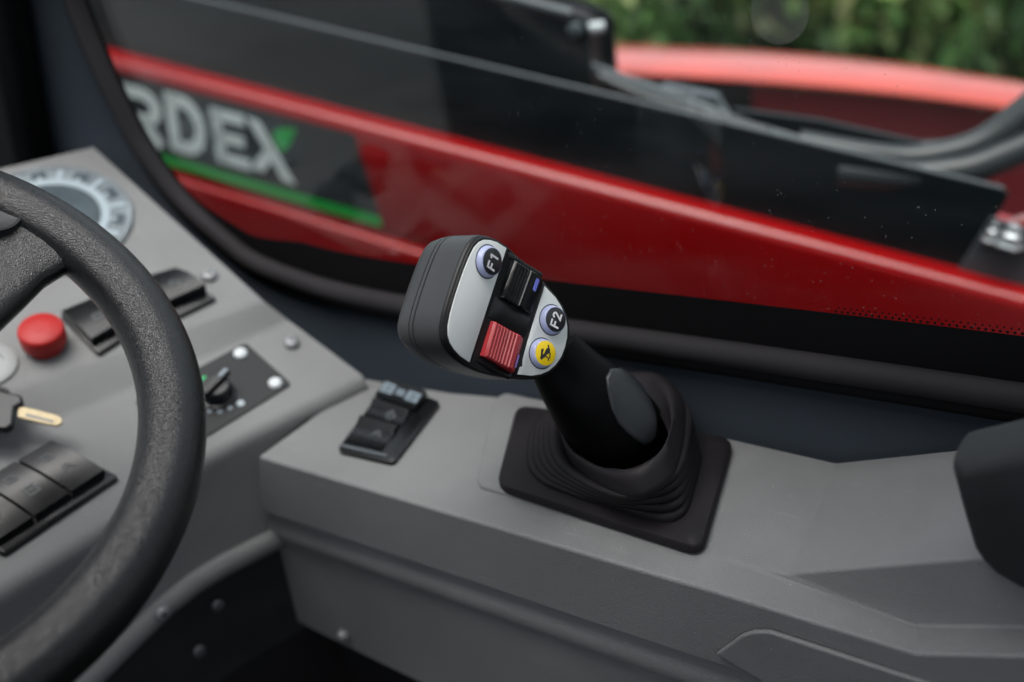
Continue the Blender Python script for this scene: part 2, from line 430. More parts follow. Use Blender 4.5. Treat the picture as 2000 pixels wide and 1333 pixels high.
# window: rubber seal, black printed border, dusty pane
win = thing('cab_window', (0.0, YW, 0.05), 'large dusty side window of the cab in a rounded dark rubber seal', 'window')
g = G()
cseal = [seal[i] + outward(seal, i) * 0.001 + V((0, -0.004, 0)) for i in range(nS)]
g.tube(cseal, 0.0092, 14, up=V((0, 1, 0)), flat=0.95)
g.build('rubber_seal', 'seal_rubber', win, smooth=60)
g = G()
cs2 = [seal[i] + outward(seal, i) * 0.0150 + V((0, -0.001, 0)) for i in range(nS)]
g.tube(cs2, 0.0052, 10, up=V((0, 1, 0)))
g.build('seal_groove_line', 'black_rubber', win, smooth=60)  # black bead drawn for the dark groove outside the seal
YG = YW + 0.003
fw = []
for i in range(nS):
    x = seal[i].x
    if seal[i].z > 0.12 and x < -0.42: fw.append(0.009)
    else: fw.append(lerp(0.010, 0.036, max(0.0, min(1.0, (x + 0.47) / 0.12))))
g = G(); a = []; b = []
for i in range(nS):
    a.append(seal[i] + V((0, YG - YW - 0.0015, 0))); b.append(seal[i] - outward(seal, i) * fw[i] + V((0, YG - YW - 0.0015, 0)))
g.add(a + b, [(i, i + 1, nS + i + 1, nS + i) for i in range(nS - 1)])
# printed dots fading the border into the clear glass
for i in range(nS - 1):
    L = (seal[i + 1] - seal[i]).length; kk = int(L / 0.0036) if seal[i].x > 0.10 else 0
    for j in range(kk):
        for row in range(2):
            t = (j + 0.5 * (row % 2)) / max(1, kk); o_ = outward(seal, i)
            c = lerp(seal[i], seal[i + 1], t) - o_ * (lerp(fw[i], fw[i + 1], t) + 0.0014 + 0.0026 * row) + V((0, YG - YW - 0.0015, 0))
            r = 0.0010 - 0.0003 * row
            g.add([c + V((r * cos(q * pi / 3), 0, r * sin(q * pi / 3))) for q in range(6)], [(0, 1, 2, 3, 4, 5)])
g.build('printed_border', 'black_rubber', win)
top = 0.62
g = G(); loop = [seal[i] + V((0, YG - YW, 0)) for i in range(nS)]
loop.append(V((loop[-1].x, YG, top))); loop[0].z = top
g.prism(loop, V((0, 0.004, 0)))
pane = g.build('pane', 'window_glass', win)
c = ony(1522, 22, YG - 0.002); e1, e2 = V((1, 0, 0)), V((0, 0, 1))
g = G().add([c + e1 * 0.0165 * cos(2 * pi * k / 28) + e2 * 0.0185 * sin(2 * pi * k / 28) for k in range(28)], [tuple(range(28))])
g.build('dried_water_spot', 'dried_spot', win)

# front pillar
pl = thing('cab_pillar', (-0.62, 0.03, -0.46), 'black front pillar of the cab behind the dashboard', 'pillar')
q = [ony(118, -60, YW - 0.012), ony(150, 180, YW - 0.012), ony(140, 330, YW - 0.012)]
x1 = ony(70, 100, YW - 0.012).x
g = G()
sect = [(-0.30, 0.0), (-0.006, 0.0), (0.0, -0.006), (0.0, -0.030), (-0.012, -0.040), (-0.30, -0.055)]
def pillar_ring(z, x): return [V((x + a, YW - 0.004 + b, z)) for a, b in sect]
pa_, pb_ = ony(66, 290, YW - 0.03), ony(12, 0, YW - 0.03)
def px_(z): return pa_.x + (pb_.x - pa_.x) * (z - pa_.z) / (pb_.z - pa_.z)
g.loft([pillar_ring(z, px_(z)) for z in (-0.46, 0.1, 0.3, 0.7)])
g.build('post', 'pillar_black', pl, bevel=0.006)

# ================================================================== SIDE CONSOLE
con = thing('side_console', (-0.05, 0.0, -0.46), 'long grey plastic armrest console carrying the joystick beside the window', 'console')
YF = 0.0755
F0, F1_ = onz(1421, 859), onz(1632, 906)
farL, farL2, farL3 = onz(716, 742), onz(880, 769), onz(966, 776)
nearL = onz(506, 893); nearM = onz(1250, 1114); nearR = onz(1403, 1158)
yf = lambda p: V((p.x, max(p.y, YF), p.z))
foldF, foldN = onz(1632, 906), onz(1538, 1121)
endF = ony(1860, 882, foldF.y); endN = ony(1925, 1088, foldN.y)
endF2 = endF + (endF - foldF) * 0.6; endN2 = endN + (endN - foldN) * 0.6
strI0 = onz(1403, 1089); strI1 = ony(1785, 1223, strI0.y - 0.001); 
strO1 = ony(1790, 1277, nearM.y)
strI2 = ony(2000, 1226, strI1.y); strO2 = ony(2000, 1281, strO1.y)
strI3 = strI2 + (strI2 - strI1) * 0.5; strO3 = strO2 + (strO2 - strO1) * 0.5
# moulded top: flat top, tray, lip strip, riser and rounded side in one piece
g = G()
T = [nearL, farL, farL2, farL3, lerp(farL3, F0, 0.55), yf(F0), foldF, foldN, strI0, nearR, nearM]
g.add(T, [(0, 1, 2, 3, 4, 5, 6, 7, 8, 9, 10)])
g.add([foldF, endF, endF2, endN2, endN, foldN], [(0, 1, 4, 5), (1, 2, 3, 4)])
g.add([strI0, strI1, strI2, strI3, strO3, strO2, strO1, nearR], [(0, 1, 6, 7), (1, 2, 5, 6), (2, 3, 4, 5)])
g.add([strI0, foldN, endN, endN2, strI3, strI2, strI1], [(0, 1, 6), (1, 2, 5, 6), (2, 3, 4, 5)])
zA = ony(600, 1025, nearL.y - 0.001).z
def side_row(offs):
    base = [nearL, nearM, nearR, strO1, strO2, strO3]; dy, dz = offs
    return [p + V((0.30 * dz if i == 0 else 0.0, dy, dz)) for i, p in enumerate(base)]
g.loft([side_row(r) for r in [(0, 0), (-0.002, zA)]], False, False, closed=False)
def weld(g, d=1e-5):
    import bmesh
    bm = bmesh.new(); vs = [bm.verts.new(v) for v in g.v]
    for f in g.f: bm.faces.new([vs[i] for i in f])
    bmesh.ops.remove_doubles(bm, verts=bm.verts, dist=d); bm.verts.index_update()
    h = G(); h.add([v.co.copy() for v in bm.verts], [tuple(v.index for v in f.verts) for f in bm.faces]); bm.free(); return h
o = weld(g).build('moulded_top', 'grey_plastic', con, smooth=60)
b_ = o.modifiers.new('bevel', 'BEVEL'); b_.width = 0.0045; b_.segments = 4; b_.limit_method = 'ANGLE'; b_.angle_limit = radians(6)
# back skirt down to the floor
g = G().add([farL, farL2, farL3, T[4], T[5], foldF, endF, endF2] + [V((p.x, p.y, -0.46)) for p in (farL, farL2, farL3, T[4], T[5], foldF, endF, endF2)], [(i, i + 1, 9 + i, 8 + i) for i in range(7)])
g.build('rear_skirt', 'grey_plastic', con)
# undercut and ledge below the side
rows = [(-0.002, zA), (0.003, zA - 0.002), (0.0065, zA - 0.006), (0.0070, zA - 0.013), (0.0045, zA - 0.0175), (0.0025, zA - 0.0205), (0.0015, zA - 0.025), (0.0015, zA - 0.032), (0.003, zA - 0.0345), (0.006, zA - 0.037)]
g = G().loft([side_row(r) for r in rows], False, False, closed=False)
g.build('ledge', 'grey_plastic', con, smooth=50)
yl = nearL.y + 0.006
low = [side_row((0.006, zA - 0.037))[0], side_row((0.006, zA - 0.037))[1], side_row((0.006, zA - 0.037))[2], side_row((0.006, zA - 0.037))[3], side_row((0.006, zA - 0.037))[4], side_row((0.006, zA - 0.037))[5]]
bl = [ony(478, 1163, yl), ony(750, 1298, yl), ony(900, 1370, yl)]
bl += [V((low[2].x, yl, -0.40)), V((low[3].x, yl, -0.44)), V((low[5].x, yl, -0.46))]
g = G().add(low + bl, [(i, i + 1, 7 + i, 6 + i) for i in range(5)])
g.build('lower_panel', 'grey_plastic', con)
# left end wall of the console under the dashboard, black sheet standing for the unlit void behind the lower panel
firsts = [nearL, side_row((-0.002, zA))[0]] + [side_row(r)[0] for r in rows[1:]] + [bl[0], V((bl[0].x, bl[0].y + 0.03, -0.46))]
g = G().loft([[p + V((0.0008, 0, 0)), V((p.x - 0.004, farL.y, p.z))] for p in firsts], False, False, closed=False)
g.build('end_wall', 'grey_plastic', con)
g = G().add([V((-0.33, yl + 0.012, zA - 0.03)), V((0.35, yl + 0.012, zA - 0.03)), V((0.35, yl + 0.06, -0.46)), V((-0.33, yl + 0.06, -0.46))], [(0, 1, 2, 3)])
g.build('void_shade', 'floor_black', con)
# inset pocket door on the side
ys = nearM.y - 0.0042
door = [ony(1398, 1279, ys), ony(1448, 1243, ys), ony(1470, 1236, ys), ony(1502, 1236, ys), ony(1800, 1334, ys), ony(2050, 1420, ys), ony(2050, 1520, ys), ony(1600, 1400, ys)]
g = G().prism(door, V((0, 0.0035, 0)))
g.build('pocket_door', 'grey_plastic', con, bevel=0.0012)
g = G(); cc = ony(672, 1240, yl - 0.0005)
g.lathe(cc, V((0, -1, 0)), [(0.0068, 0), (0.0068, 0.0012), (0.0052, 0.0018), (0.0048, 0.004), (0.003, 0.0055), (0.0008, 0.006)], 20)
g.build('bolt', 'bolt_grey', con, smooth=40)
# raised pad under the joystick plate
pad = [onz(932, 940), onz(938, 955), onz(985, 968), onz(1120, 1005), onz(1340, 1060), onz(1400, 880), onz(1200, 815), onz(990, 772), onz(975, 778), onz(962, 800)]
g = G().prism([p + V((0, 0, -0.002)) for p in pad], V((0, 0, 0.0045)))
g.build('raised_pad', 'grey_plastic', con, bevel=0.0018, bseg=3, smooth=40)

# ------------------------------------------------------------------ rocker switches
def quad_frame(c):
    """c: four corners (near-left, far-left, far-right, near-right) -> bilinear map"""
    n = (c[1] - c[0]).cross(c[3] - c[0]).normalized()
    if n.z < 0: n = -n
    def fn(u, v, h=0.0):
        return lerp(lerp(c[0], c[3], u), lerp(c[1], c[2], u), v) + n * h
    return fn, n
def rr_loop(fn, u0, u1, v0, v1, h, r=0.12, k=4, asp=1.0):
    out = []
    for cx_, cy_, a0 in ((u1 - r * asp, v1 - r, 0), (u0 + r * asp, v1 - r, 90), (u0 + r * asp, v0 + r, 180), (u1 - r * asp, v0 + r, 270)):
        for j in range(k + 1):
            a = radians(a0 + 90 * j / k); out.append(fn(cx_ + r * asp * cos(a), cy_ + r * sin(a), h))
    return out
def rocker_mesh(fn, u0, u1, v0, v1, h_lo, h_hi, dip=0.0, axis='u'):
    """a see-saw key: heights run from h_lo to h_hi along u with a shallow dish"""
    N = 8; top = []
    g = G()
    def hh(u, v):
        t = (u - u0) / (u1 - u0) if axis == 'u' else (v - v0) / (v1 - v0)
        return lerp(h_lo, h_hi, t) - dip * sin(pi * t)
    du, dv = (u1 - u0) * 0.05, (v1 - v0) * 0.05
    vs, fs = [], []
    for i in range(N + 1):
        for j in range(N + 1):
            u, v = lerp(u0, u1, i / N), lerp(v0, v1, j / N)
            vs.append(fn(u, v, hh(u, v)))
    for i in range(N):
        for j in range(N):
            fs.append((i * (N + 1) + j, (i + 1) * (N + 1) + j, (i + 1) * (N + 1) + j + 1, i * (N + 1) + j + 1))
    edge = [(i, 0) for i in range(N)] + [(N, j) for j in range(N)] + [(N - i, N) for i in range(N)] + [(0, N - j) for j in range(N)]
    k = len(vs)
    for i, j in edge:
        u, v = lerp(u0, u1, i / N), lerp(v0, v1, j / N); vs.append(fn(u, v, 0.0))
    for q in range(len(edge)):
        q2 = (q + 1) % len(edge); a, b = edge[q], edge[q2]
        fs.append((a[0] * (N + 1) + a[1], b[0] * (N + 1) + b[1], k + q2, k + q))
    g.add(vs, fs, 0)
    return g, hh
def icon_blob(g, fn, hh, cu, cv, s, su=1.0, mi=1, kind=0):
    pts = {0: [(-1, -.5), (-.3, .6), (.4, .6), (1, -.5)], 1: [(-1, 0), (0, .9), (1, 0), (0, -.9)], 2: [(-.9, -.7), (-.9, .7), (.9, .7), (.9, -.7)]}[kind]
    def f2(x, y, h): return fn(cu + x * s * su, cv + y * s, hh(cu + x * s * su, cv + y * s) + 0.0003 + h)
    add_stroke(g, pts, 0.35, f2, 0.0002, mi, closed=(kind != 0))
    add_stroke(g, [(-.4, 0.0), (.4, 0.0)], 0.3, f2, 0.0002, mi)

# bank of keys on the console
sw = [onz(660, 886, 0.0005), onz(758, 752, 0.0005), onz(862, 792, 0.0005), onz(770, 911, 0.0005)]
fn, n_ = quad_frame(sw)
g = G().loft([rr_loop(fn, 0, 1, 0, 1, h, 0.05, 3, 1.5) for h in (-0.001, 0.0032)] + [rr_loop(fn, 0.03, 0.97, 0.02, 0.98, 0.0042, 0.05, 3, 1.5)])
g.build('switch_bezel', 'switch_black', con, smooth=40)
for (a, b, h0, h1, kind) in ((0.10, 0.40, 0.0065, 0.0098, 0), (0.415, 0.66, 0.0065, 0.0098, 1)):
    g, hh = rocker_mesh(fn, 0.06, 0.72, a, b, h0, h1, 0.003, axis='v')
    icon_blob(g, fn, hh, 0.48, lerp(a, b, 0.55), 0.055, 1.5, 1, kind)
    g.build('rocker_key', ['switch_black', 'icon_grey'], con, bevel=0.0012)
g, hh = rocker_mesh(fn, 0.06, 0.80, 0.70, 0.97, 0.0098, 0.0115, 0.001, axis='v')
for u, s in ((0.20, 0.07), (0.43, 0.045), (0.66, 0.07)):
    f2 = lambda x, y, h, u=u, s=s: fn(u + x * s * 1.5, 0.835 + y * s, hh(u, 0.835 + y * s) + 0.0004 + h)
    add_stroke(g, [(-.8, -.7), (-.8, .7), (.8, .7), (.8, -.7)], 0.5, f2, 0.0002, 1, True)
    add_stroke(g, [(-.7, 0), (.7, 0)], 0.45, f2, 0.0002, 1)
g.build('indicator_key', ['switch_black', 'icon_light'], con, bevel=0.0012)
g = G().prism([fn(0.05, 0.03, 0.004), fn(0.86, 0.03, 0.004), fn(0.86, 0.062, 0.004), fn(0.05, 0.062, 0.004)], n_ * 0.0012)
g.build('bezel_ridge', 'steel_edge', con, bevel=0.0004)

# ================================================================== JOYSTICK
joy = thing('joystick', onz(1205, 950), 'black joystick with silver plates, red and black thumb rockers and pleated rubber boot', 'joystick')
CR = ROT
def c2w(x, y, z): return (CR @ V((x, -y, -z))).normalized()
vv = c2w(.3, -.955, .27)
def orth(x): return (x - vv * x.dot(vv)).normalized()
n1 = orth(c2w(.75, 0, -.66)); n2 = orth(c2w(.56, 0, -.83))
u1 = vv.cross(n1).normalized(); u2 = vv.cross(n2).normalized()
if (ROT.transposed() @ u1).x < 0: u1 = -u1; u2 = -u2
HJ = pd(993, 622, 0.577)
def fp(a, s, d=0.0):
    """head point: a along the width, s down the face, d out of the face (millimetres)"""
    t = min(1.0, max(0.0, (s + 14.0) / 28.0)); t = t * t * (3 - 2 * t)
    n = (n1 * (1 - t) + n2 * t).normalized()
    p = u1 * s if s < 0 else u2 * s
    return HJ + (vv * a + p + n * d) * 0.001
half = [(0, -48), (9, -47.9), (18, -47.4), (25, -46.2), (30, -43.6), (33.6, -39.8), (35.8, -34.5), (37.2, -28), (37.9, -19), (37, -8), (35, 2), (32.6, 12), (30, 20), (27.6, 27), (24, 34.5), (19.5, 40), (14, 44), (7, 46.6), (0, 47.4)]
outl = half + [(-a, s) for a, s in reversed(half[1:-1])]
def inset(pts, k, c=(0, -6)):
    n = len(pts); out = []
    for i in range(n):
        p = V(pts[i]); t = (V(pts[(i + 1) % n]) - V(pts[i - 1])).normalized(); nn = V((t.y, -t.x))
        if nn.dot(V(c) - p) < 0: nn = -nn
        q = p + nn * k; out.append((q.x, q.y))
    return out
def head_ring(k, d, back=0.0):
    r = []
    for a, s in inset(outl, k):
        r.append(fp(a, s, d))
    return r
prof = [(3.0, -1.6), (0.9, -1.6), (0.25, -2.0), (0.0, -2.9)]
g = G()
body = [head_ring(k, d) for k, d in [(2.6, -1.2), (1.2, -0.9), (0.35, -1.6), (0.0, -3.0), (0.0, -12)]]
g.loft(body, True, False)
g.build('head_rim', 'head_black', joy, smooth=50)
rings = [(0.0, -12), (0.0, -23.5), (0.9, -23.8), (0.9, -24.4), (0.05, -24.7), (0.2, -27.2), (1.2, -27.4), (1.2, -28.0), (0.4, -28.3), (0.9, -34), (2.0, -38.5), (4.6, -42.3), (9, -44.4), (16, -45.2)]
# rear shell: starts close behind the rim so that the grey top shows
rings = [(0.12, -3.2)] + rings[1:]
g = G().loft([head_ring(k - 0.15 if d > -30 else k, d) for k, d in rings], False, True)
g.build('head_shell', 'head_shell', joy, smooth=55)
# raised blocks that carry the plates, saddle between the rockers
up_half = [(37.0, -17.6), (36.4, -28), (34.9, -34.2), (32.7, -39.2), (29.3, -42.6), (24.6, -45.0), (17.5, -46.2), (9, -46.7), (0, -46.8)]
up = up_half + [(-a, s) for a, s in reversed(up_half[:-1])]
lo_half = [(30.4, 15.2), (29.2, 20), (26.8, 26.7), (23.2, 34), (18.8, 39.2), (13.5, 43), (6.8, 45.5), (0, 46.2)]
lo = lo_half + [(-a, s) for a, s in reversed(lo_half[:-1])]
def block(loop, d0, d1, r, name, m, parent=joy, c=(0, 0)):
    g = G(); L0 = loop; L1 = inset(loop, r, c)
    g.loft([[fp(a, s, d0) for a, s in L0], [fp(a, s, d1 - r) for a, s in L0], [fp(a, s, d1 - r * 0.3) for a, s in inset(loop, r * 0.3, c)], [fp(a, s, d1) for a, s in L1]])
    return g.build(name, m, parent, smooth=50)
block(up, -1.5, 0.6, 0.7, 'plate_frame', 'head_black', c=(0, -32))
block(lo, -1.5, 0.3, 0.7, 'plate_frame', 'head_black', c=(0, 28))
pu_half = [(35.4, -19.6), (34.9, -28), (33.4, -33.7), (31.2, -38.2), (28.2, -41.3), (23.8, -43.5), (17, -44.7), (9, -45.3), (0, -45.5)]
pu = pu_half + [(-a, s) for a, s in reversed(pu_half[:-1])]
pl_half = [(28.2, 17.0), (27.2, 20.5), (25.2, 27), (21.8, 33), (17.6, 37.8), (12.6, 41.2), (6.4, 43.4), (0, 44)]
pl_ = pl_half + [(-a, s) for a, s in reversed(pl_half[:-1])]
block(pu, 0.3, 1.05, 0.3, 'front_plate', 'plate_silver', c=(0, -32))
block(pl_, 0.0, 0.75, 0.3, 'front_plate', 'plate_silver', c=(0, 28))
# rocker well: side cheeks and saddle
g = G()
for a0, a1, hgt in ((-6.5, 6.5, 2.2), (31.5, 35.0, 1.4), (-33.0, -29.8, 0.8)):
    prof = [(-17.4, -1.0), (-16, hgt * 0.4), (-8, hgt), (0, hgt), (8, hgt * 0.9), (14.2, hgt * 0.4), (15, -1.0)]
    w = 1.0 if abs(a0) < 20 else 0.92
    g.loft([[fp(a0, s * w, d - 0.6) for s, d in prof], [fp(a0 + 0.7, s * w, d) for s, d in prof], [fp(a1 - 0.7, s * w, d) for s, d in prof], [fp(a1, s * w, d - 0.6) for s, d in prof]])
g.build('rocker_surround', 'head_black', joy, smooth=50)
def thumb_rocker(a0, a1, ribs, m, led, ledm, tilt, name):
    """ribbed key; ribs run along the width of the head"""
    prof = [(-13.6, -1.2), (-13.2, 3.2)]
    s = -12.6; k = 0
    while s < ribs:
        base = 4.2 + 1.6 * (s + 12.6) / (ribs + 12.6)
        prof += [(s, base), (s + 0.6, base + 0.7), (s + 1.4, base + 0.7), (s + 2.0, base)]
        s += 2.5
    prof += [(ribs + 0.6, 6.1), (ribs + 2.4, 6.0), (10.6, 4.0), (12.4, 3.1), (13.2, 1.6), (13.4, -1.2)]
    g = G()
    aa = [(a0, -0.7), (a0 + 0.8, 0.0)] + [(lerp(a0 + 0.8, a1 - 0.8, t), 0.0) for t in (0.33, 0.66)] + [(a1 - 0.8, 0.0), (a1, -0.7)]
    ring = []
    for a, dd in aa:
        t = (a - a0) / (a1 - a0)
        ring.append([fp(a, s_, (d + dd if d > 0 else d) + (tilt * (t - 0.5) if d > 0 else 0)) for s_, d in prof])
    g.loft(ring)
    o = g.build(name, m, joy, smooth=25)
    l0, l1, s0, s1, h = led
    g = G(); gl = []
    f3 = lambda u, v, d: fp(lerp(l0, l1, u), lerp(s0, s1, v), d + (tilt * ((lerp(l0, l1, u) - a0) / (a1 - a0) - 0.5)))
    g.loft([rr_loop(lambda u, v, d: f3(u, v, d + h - 0.9 * (v)), 0, 1, 0, 1, d, 0.3, 4, 0.35) for d in (-1.0, 0.35)])
    g.build('indicator_light', ledm, o, smooth=50)
    return o
thumb_rocker(7.6, 30.6, 1.5, 'switch_black', (20.5, 28.2, 6.3, 9.2, 5.35), 'led_blue', 1.5, 'thumb_rocker')
r_ = thumb_rocker(-28.8, -7.6, 6.0, 'rocker_red', (-26.0, -18.0, 11.4, 13.0, 3.6), 'led_violet', -1.0, 'thumb_rocker')
r_['label'] = 'ribbed red thumb rocker'
def button(a, s, r, capm, base, name, lab):
    k = thing_button = None
    c0 = fp(a, s, base); nn = (fp(a, s, 5) - fp(a, s, 0)).normalized()
    g = G().lathe(c0, nn, [(r * 0.001, -0.0008), (r * 0.001, 0.0002), (r * 0.00097, 0.0006), (r * 0.00093, 0.0026), (r * 0.00088, 0.0035), (r * 0.00083, 0.0037)], 36)
    b = g.build('function_button', 'button_ring', joy, smooth=50); b['label'] = lab
    g = G().lathe(c0, nn, [(r * 0.00083, 0.003), (r * 0.00083, 0.0039), (r * 0.0008, 0.00405)], 36)
    g.build('cap', capm, b, smooth=40)
    return b, nn
def dark_gap(a, s, r, base):  # dark disc colours in the shade of the gap round a button
    c0 = fp(a, s, base); nn = (fp(a, s, 5) - fp(a, s, 0)).normalized()
    G().lathe(c0, nn, [(r * 0.00107, -0.0005), (r * 0.00107, 0.00008)], 36).build('gap_shade', 'button_cap', joy)
def legend(b, a, s, base, strokes, w, m='legend_white', polys=None):
    def f2(x, y, h): return fp(a + x, s - y, base + 4.15) + (fp(a, s, 6) - fp(a, s, 0)).normalized() * h
    g = G()
    for st in strokes: add_stroke(g, st, w, f2, 0.00012)
    for p in (polys or []):
        nn = (fp(a, s, 6) - fp(a, s, 0)).normalized()
        g.prism([f2(x, y, 0) for x, y in p], nn * 0.00012)
    g.build('legend', m, b)
Fst = [[(-4.3, -3.3), (-4.3, 3.3)], [(-4.85, 2.75), (-0.6, 2.75)], [(-4.3, 0.05), (-1.1, 0.05)]]
One = [[(1.2, 1.9), (2.2, 2.4), (3.1, 3.2)], [(3.0, 3.3), (3.0, -3.3)]]
Two = [[(0.9, 1.6), (1.2, 2.5), (2.1, 2.9), (3.1, 2.7), (3.7, 1.9), (3.5, 0.9), (2.6, -0.3), (1.2, -2.2), (0.9, -2.75), (4.4, -2.75)]]
b, _ = button(21.4, -30.6, 9.2, 'button_cap', 1.05, 'f', 'F1 button with black cap'); dark_gap(21.4, -30.6, 9.2, 1.05); legend(b, 21.4, -30.6, 1.05, Fst + One, 1.15)
b, _ = button(11.4, 29.0, 8.9, 'button_cap', 0.75, 'f', 'F2 button with black cap'); dark_gap(11.4, 29.0, 8.9, 0.75); legend(b, 11.4, 29.0, 0.75, Fst + Two, 1.15)
b, _ = button(-10.2, 29.0, 8.9, 'button_yellow', 0.75, 'f', 'yellow button with a dark animal sign'); dark_gap(-10.2, 29.0, 8.9, 0.75)
# running hare sign: x runs up the head, y towards its top
hare = [[(4.6, 0.6), (4.9, -0.2), (4.2, -0.7), (3.4, -1.0), (2.9, -1.9), (1.4, -2.2), (0.4, -1.6), (-0.6, -0.6), (-1.9, -0.2), (-3.0, 0.6), (-3.9, 1.2), (-4.6, 1.9), (-3.9, 2.6), (-2.7, 2.9), (-1.6, 2.3), (-1.3, 1.5), (-0.7, 1.0), (0.6, 0.9), (2.2, 0.6), (3.4, -0.2), (3.9, 0.1)]]
hst = [[(-2.2, 2.4), (-0.6, 3.0), (1.1, 3.4)], [(-1.8, 2.1), (-0.2, 2.5), (1.6, 2.5)], [(1.8, -1.6), (0.6, -2.8), (-1.0, -3.0), (-1.6, -3.5)], [(-1.3, -0.3), (-1.8, -1.4), (-2.0, -2.6), (-3.3, -2.9)]]
legend(b, -10.2, 29.0, 0.75, [[(x * 1.1, y * 1.1) for x, y in st] for st in hst], 0.75, 'button_cap', [[(x * 1.1, y * 1.1) for x, y in hare[0]]])

# grip
gr = [((1080, 690), 58, .640), ((1094, 708), 63, .641), ((1115, 737), 71, .642), ((1143, 768), 82, .644), ((1166, 793), 88, .647), ((1190, 820), 90, .650), ((1209, 846), 92, .654), ((1220, 866), 91, .659), ((1230, 886), 87, .665), ((1238, 902), 80, .671)]
cen = [pd(c[0], c[1], d) for c, h, d in gr]
ring_pts = []
for i, (c, h, d) in enumerate(gr):
    a = cen[max(0, i - 1)]; b_ = cen[min(len(gr) - 1, i + 1)]; t = (b_ - a).normalized()
    view = (cen[i] - CAM).normalized()
    e1 = t.cross(view).normalized(); e2 = e1.cross(t).normalized()
    w = h * d / FPX; ring_pts.append([cen[i] + e1 * w * cos(2 * pi * k / 32) + e2 * (w * 0.80) * sin(2 * pi * k / 32) for k in range(32)])
# resample along the grip for smoothness
cols = [smooth_path([r[k] for r in ring_pts], 4) for k in range(32)]
rings = [[cols[k][i] for k in range(32)] for i in range(len(cols[0]))]
g = G().loft(rings)
g.build('grip', 'grip_plastic', joy, smooth=60)
bvh = BVHTree.FromPolygons([tuple(v) for v in g.v], g.f)
leaf = [(1192, 721), (1209, 720), (1229, 731), (1250, 752), (1268, 781), (1279, 810), (1283, 838), (1280, 858), (1270, 868), (1258, 870), (1242, 861), (1222, 845), (1205, 826), (1193, 798), (1186, 768), (1182, 738)]
lc = (1228, 800)
lay = []; nl = len(leaf)
for t, lift in ((1.0, -0.0004), (0.97, 0.0010), (0.90, 0.0013), (0.75, 0.0007), (0.5, 0.0), (0.25, -0.0003)):
    row = []
    for x, y in leaf:
        qx, qy = lc[0] + (x - lc[0]) * t, lc[1] + (y - lc[1]) * t
        k = 1.0; hit = None
        while hit is None and k > 0.5:
            X, Y = lc[0] + (qx - lc[0]) * k, lc[1] + (qy - lc[1]) * k
            r = ray(X, Y).normalized(); hit, nn, _, _ = bvh.ray_cast(CAM, r); k -= 0.02
        if nn.dot(r) > 0: nn = -nn
        row.append(hit + nn * (lift + 0.0006))
    lay.append(row)
g = G().loft(lay, False, True)
g.build('palm_rest', 'grip_satin', joy, smooth=60)

# rubber boot
pc = [onz(972, 964), onz(1372, 1094), onz(1434, 872), onz(1012, 806)]
def rrect(c, ins, z, r, k=5):
    """rounded quad inset by ins"""
    m = sum(c, V((0, 0, 0))) / 4; out = []
    q = [p + (m - p) * (ins / (m - p).length) * 1.35 for p in c]
    for i in range(4):
        p, a, b = q[i], q[i - 1], q[(i + 1) % 4]
        da, db = (a - p).normalized(), (b - p).normalized()
        for j in range(k + 1):
            t = j / k; A = p + da * r; B = p + db * r
            out.append((A * (1 - t) ** 2 + p * 2 * t * (1 - t) + B * t * t) + V((0, 0, z)))
    return out
g = G().loft([rrect(pc, 0.0, 0.002, 0.012), rrect(pc, 0.0, 0.0062, 0.012), rrect(pc, 0.0012, 0.0078, 0.012), rrect(pc, 0.008, 0.0082, 0.012)], True, True)
g.build('boot_flange', 'boot_rubber', joy, smooth=45)
axis = (cen[0] - cen[-1]).normalized(); axis = (axis * 0.75 + V((0, 0, 1)) * 0.5).normalized()
cc = pd(1216, 850, 0.655)
colpx = [(1094, 830), (1104, 880), (1127, 915), (1180, 949), (1236, 964), (1282, 947), (1310, 917), (1328, 866), (1334, 800), (1324, 762), (1300, 740), (1262, 733), (1200, 742), (1140, 765), (1108, 790)]
col3 = [onp(x, y, cc, axis) for x, y in colpx]
NB = 72
mc = sum(col3, V((0, 0, 0))) / len(col3); mb = sum(pc, V((0, 0, 0))) / 4
def by_angle(loop, m, n):
    """resample a closed loop at n bearings around m (in plan)"""
    out = []; L = len(loop); pts = smooth_path(list(loop) + [loop[0]], 8)
    for k in range(n):
        th = 2 * pi * k / n; dx, dy = cos(th), sin(th); best = None
        for i in range(len(pts) - 1):
            a, b = pts[i] - m, pts[i + 1] - m
            ca, cb = a.x * dy - a.y * dx, b.x * dy - b.y * dx
            if ca * cb <= 0 and abs(ca - cb) > 1e-12:
                t = ca / (ca - cb); p = a + (b - a) * t
                if p.x * dx + p.y * dy > 0: best = p + m
        out.append(best if best is not None else out[-1])
    return out
colr = by_angle(col3, mc, NB)
base = by_angle(rrect(pc, 0.0175, 0.008, 0.024, 6), mb, NB)
rings = []; folds = 5
def bring(t, grow, lift=0.0):
    r = []
    for k in range(NB):
        p = lerp(base[k], colr[k], t); m = lerp(mb, mc, t)
        o = (p - m); o.z = 0; o.normalize(); r.append(p + o * grow + V((0, 0, lift)))
    return r
rings.append(bring(0.0, 0.003, -0.003))
for i in range(folds):
    t0 = (i / folds) ** 1.0 * 0.88; t1 = ((i + 1) / folds) ** 1.0 * 0.88
    rings += [bring(t0, 0.0030, -0.0004), bring(lerp(t0, t1, .2), 0.0044, 0.0012), bring(lerp(t0, t1, .42), 0.0036, 0.0026), bring(lerp(t0, t1, .58), -0.0006, 0.0022), bring(lerp(t0, t1, .8), -0.0030, 0.0002)]
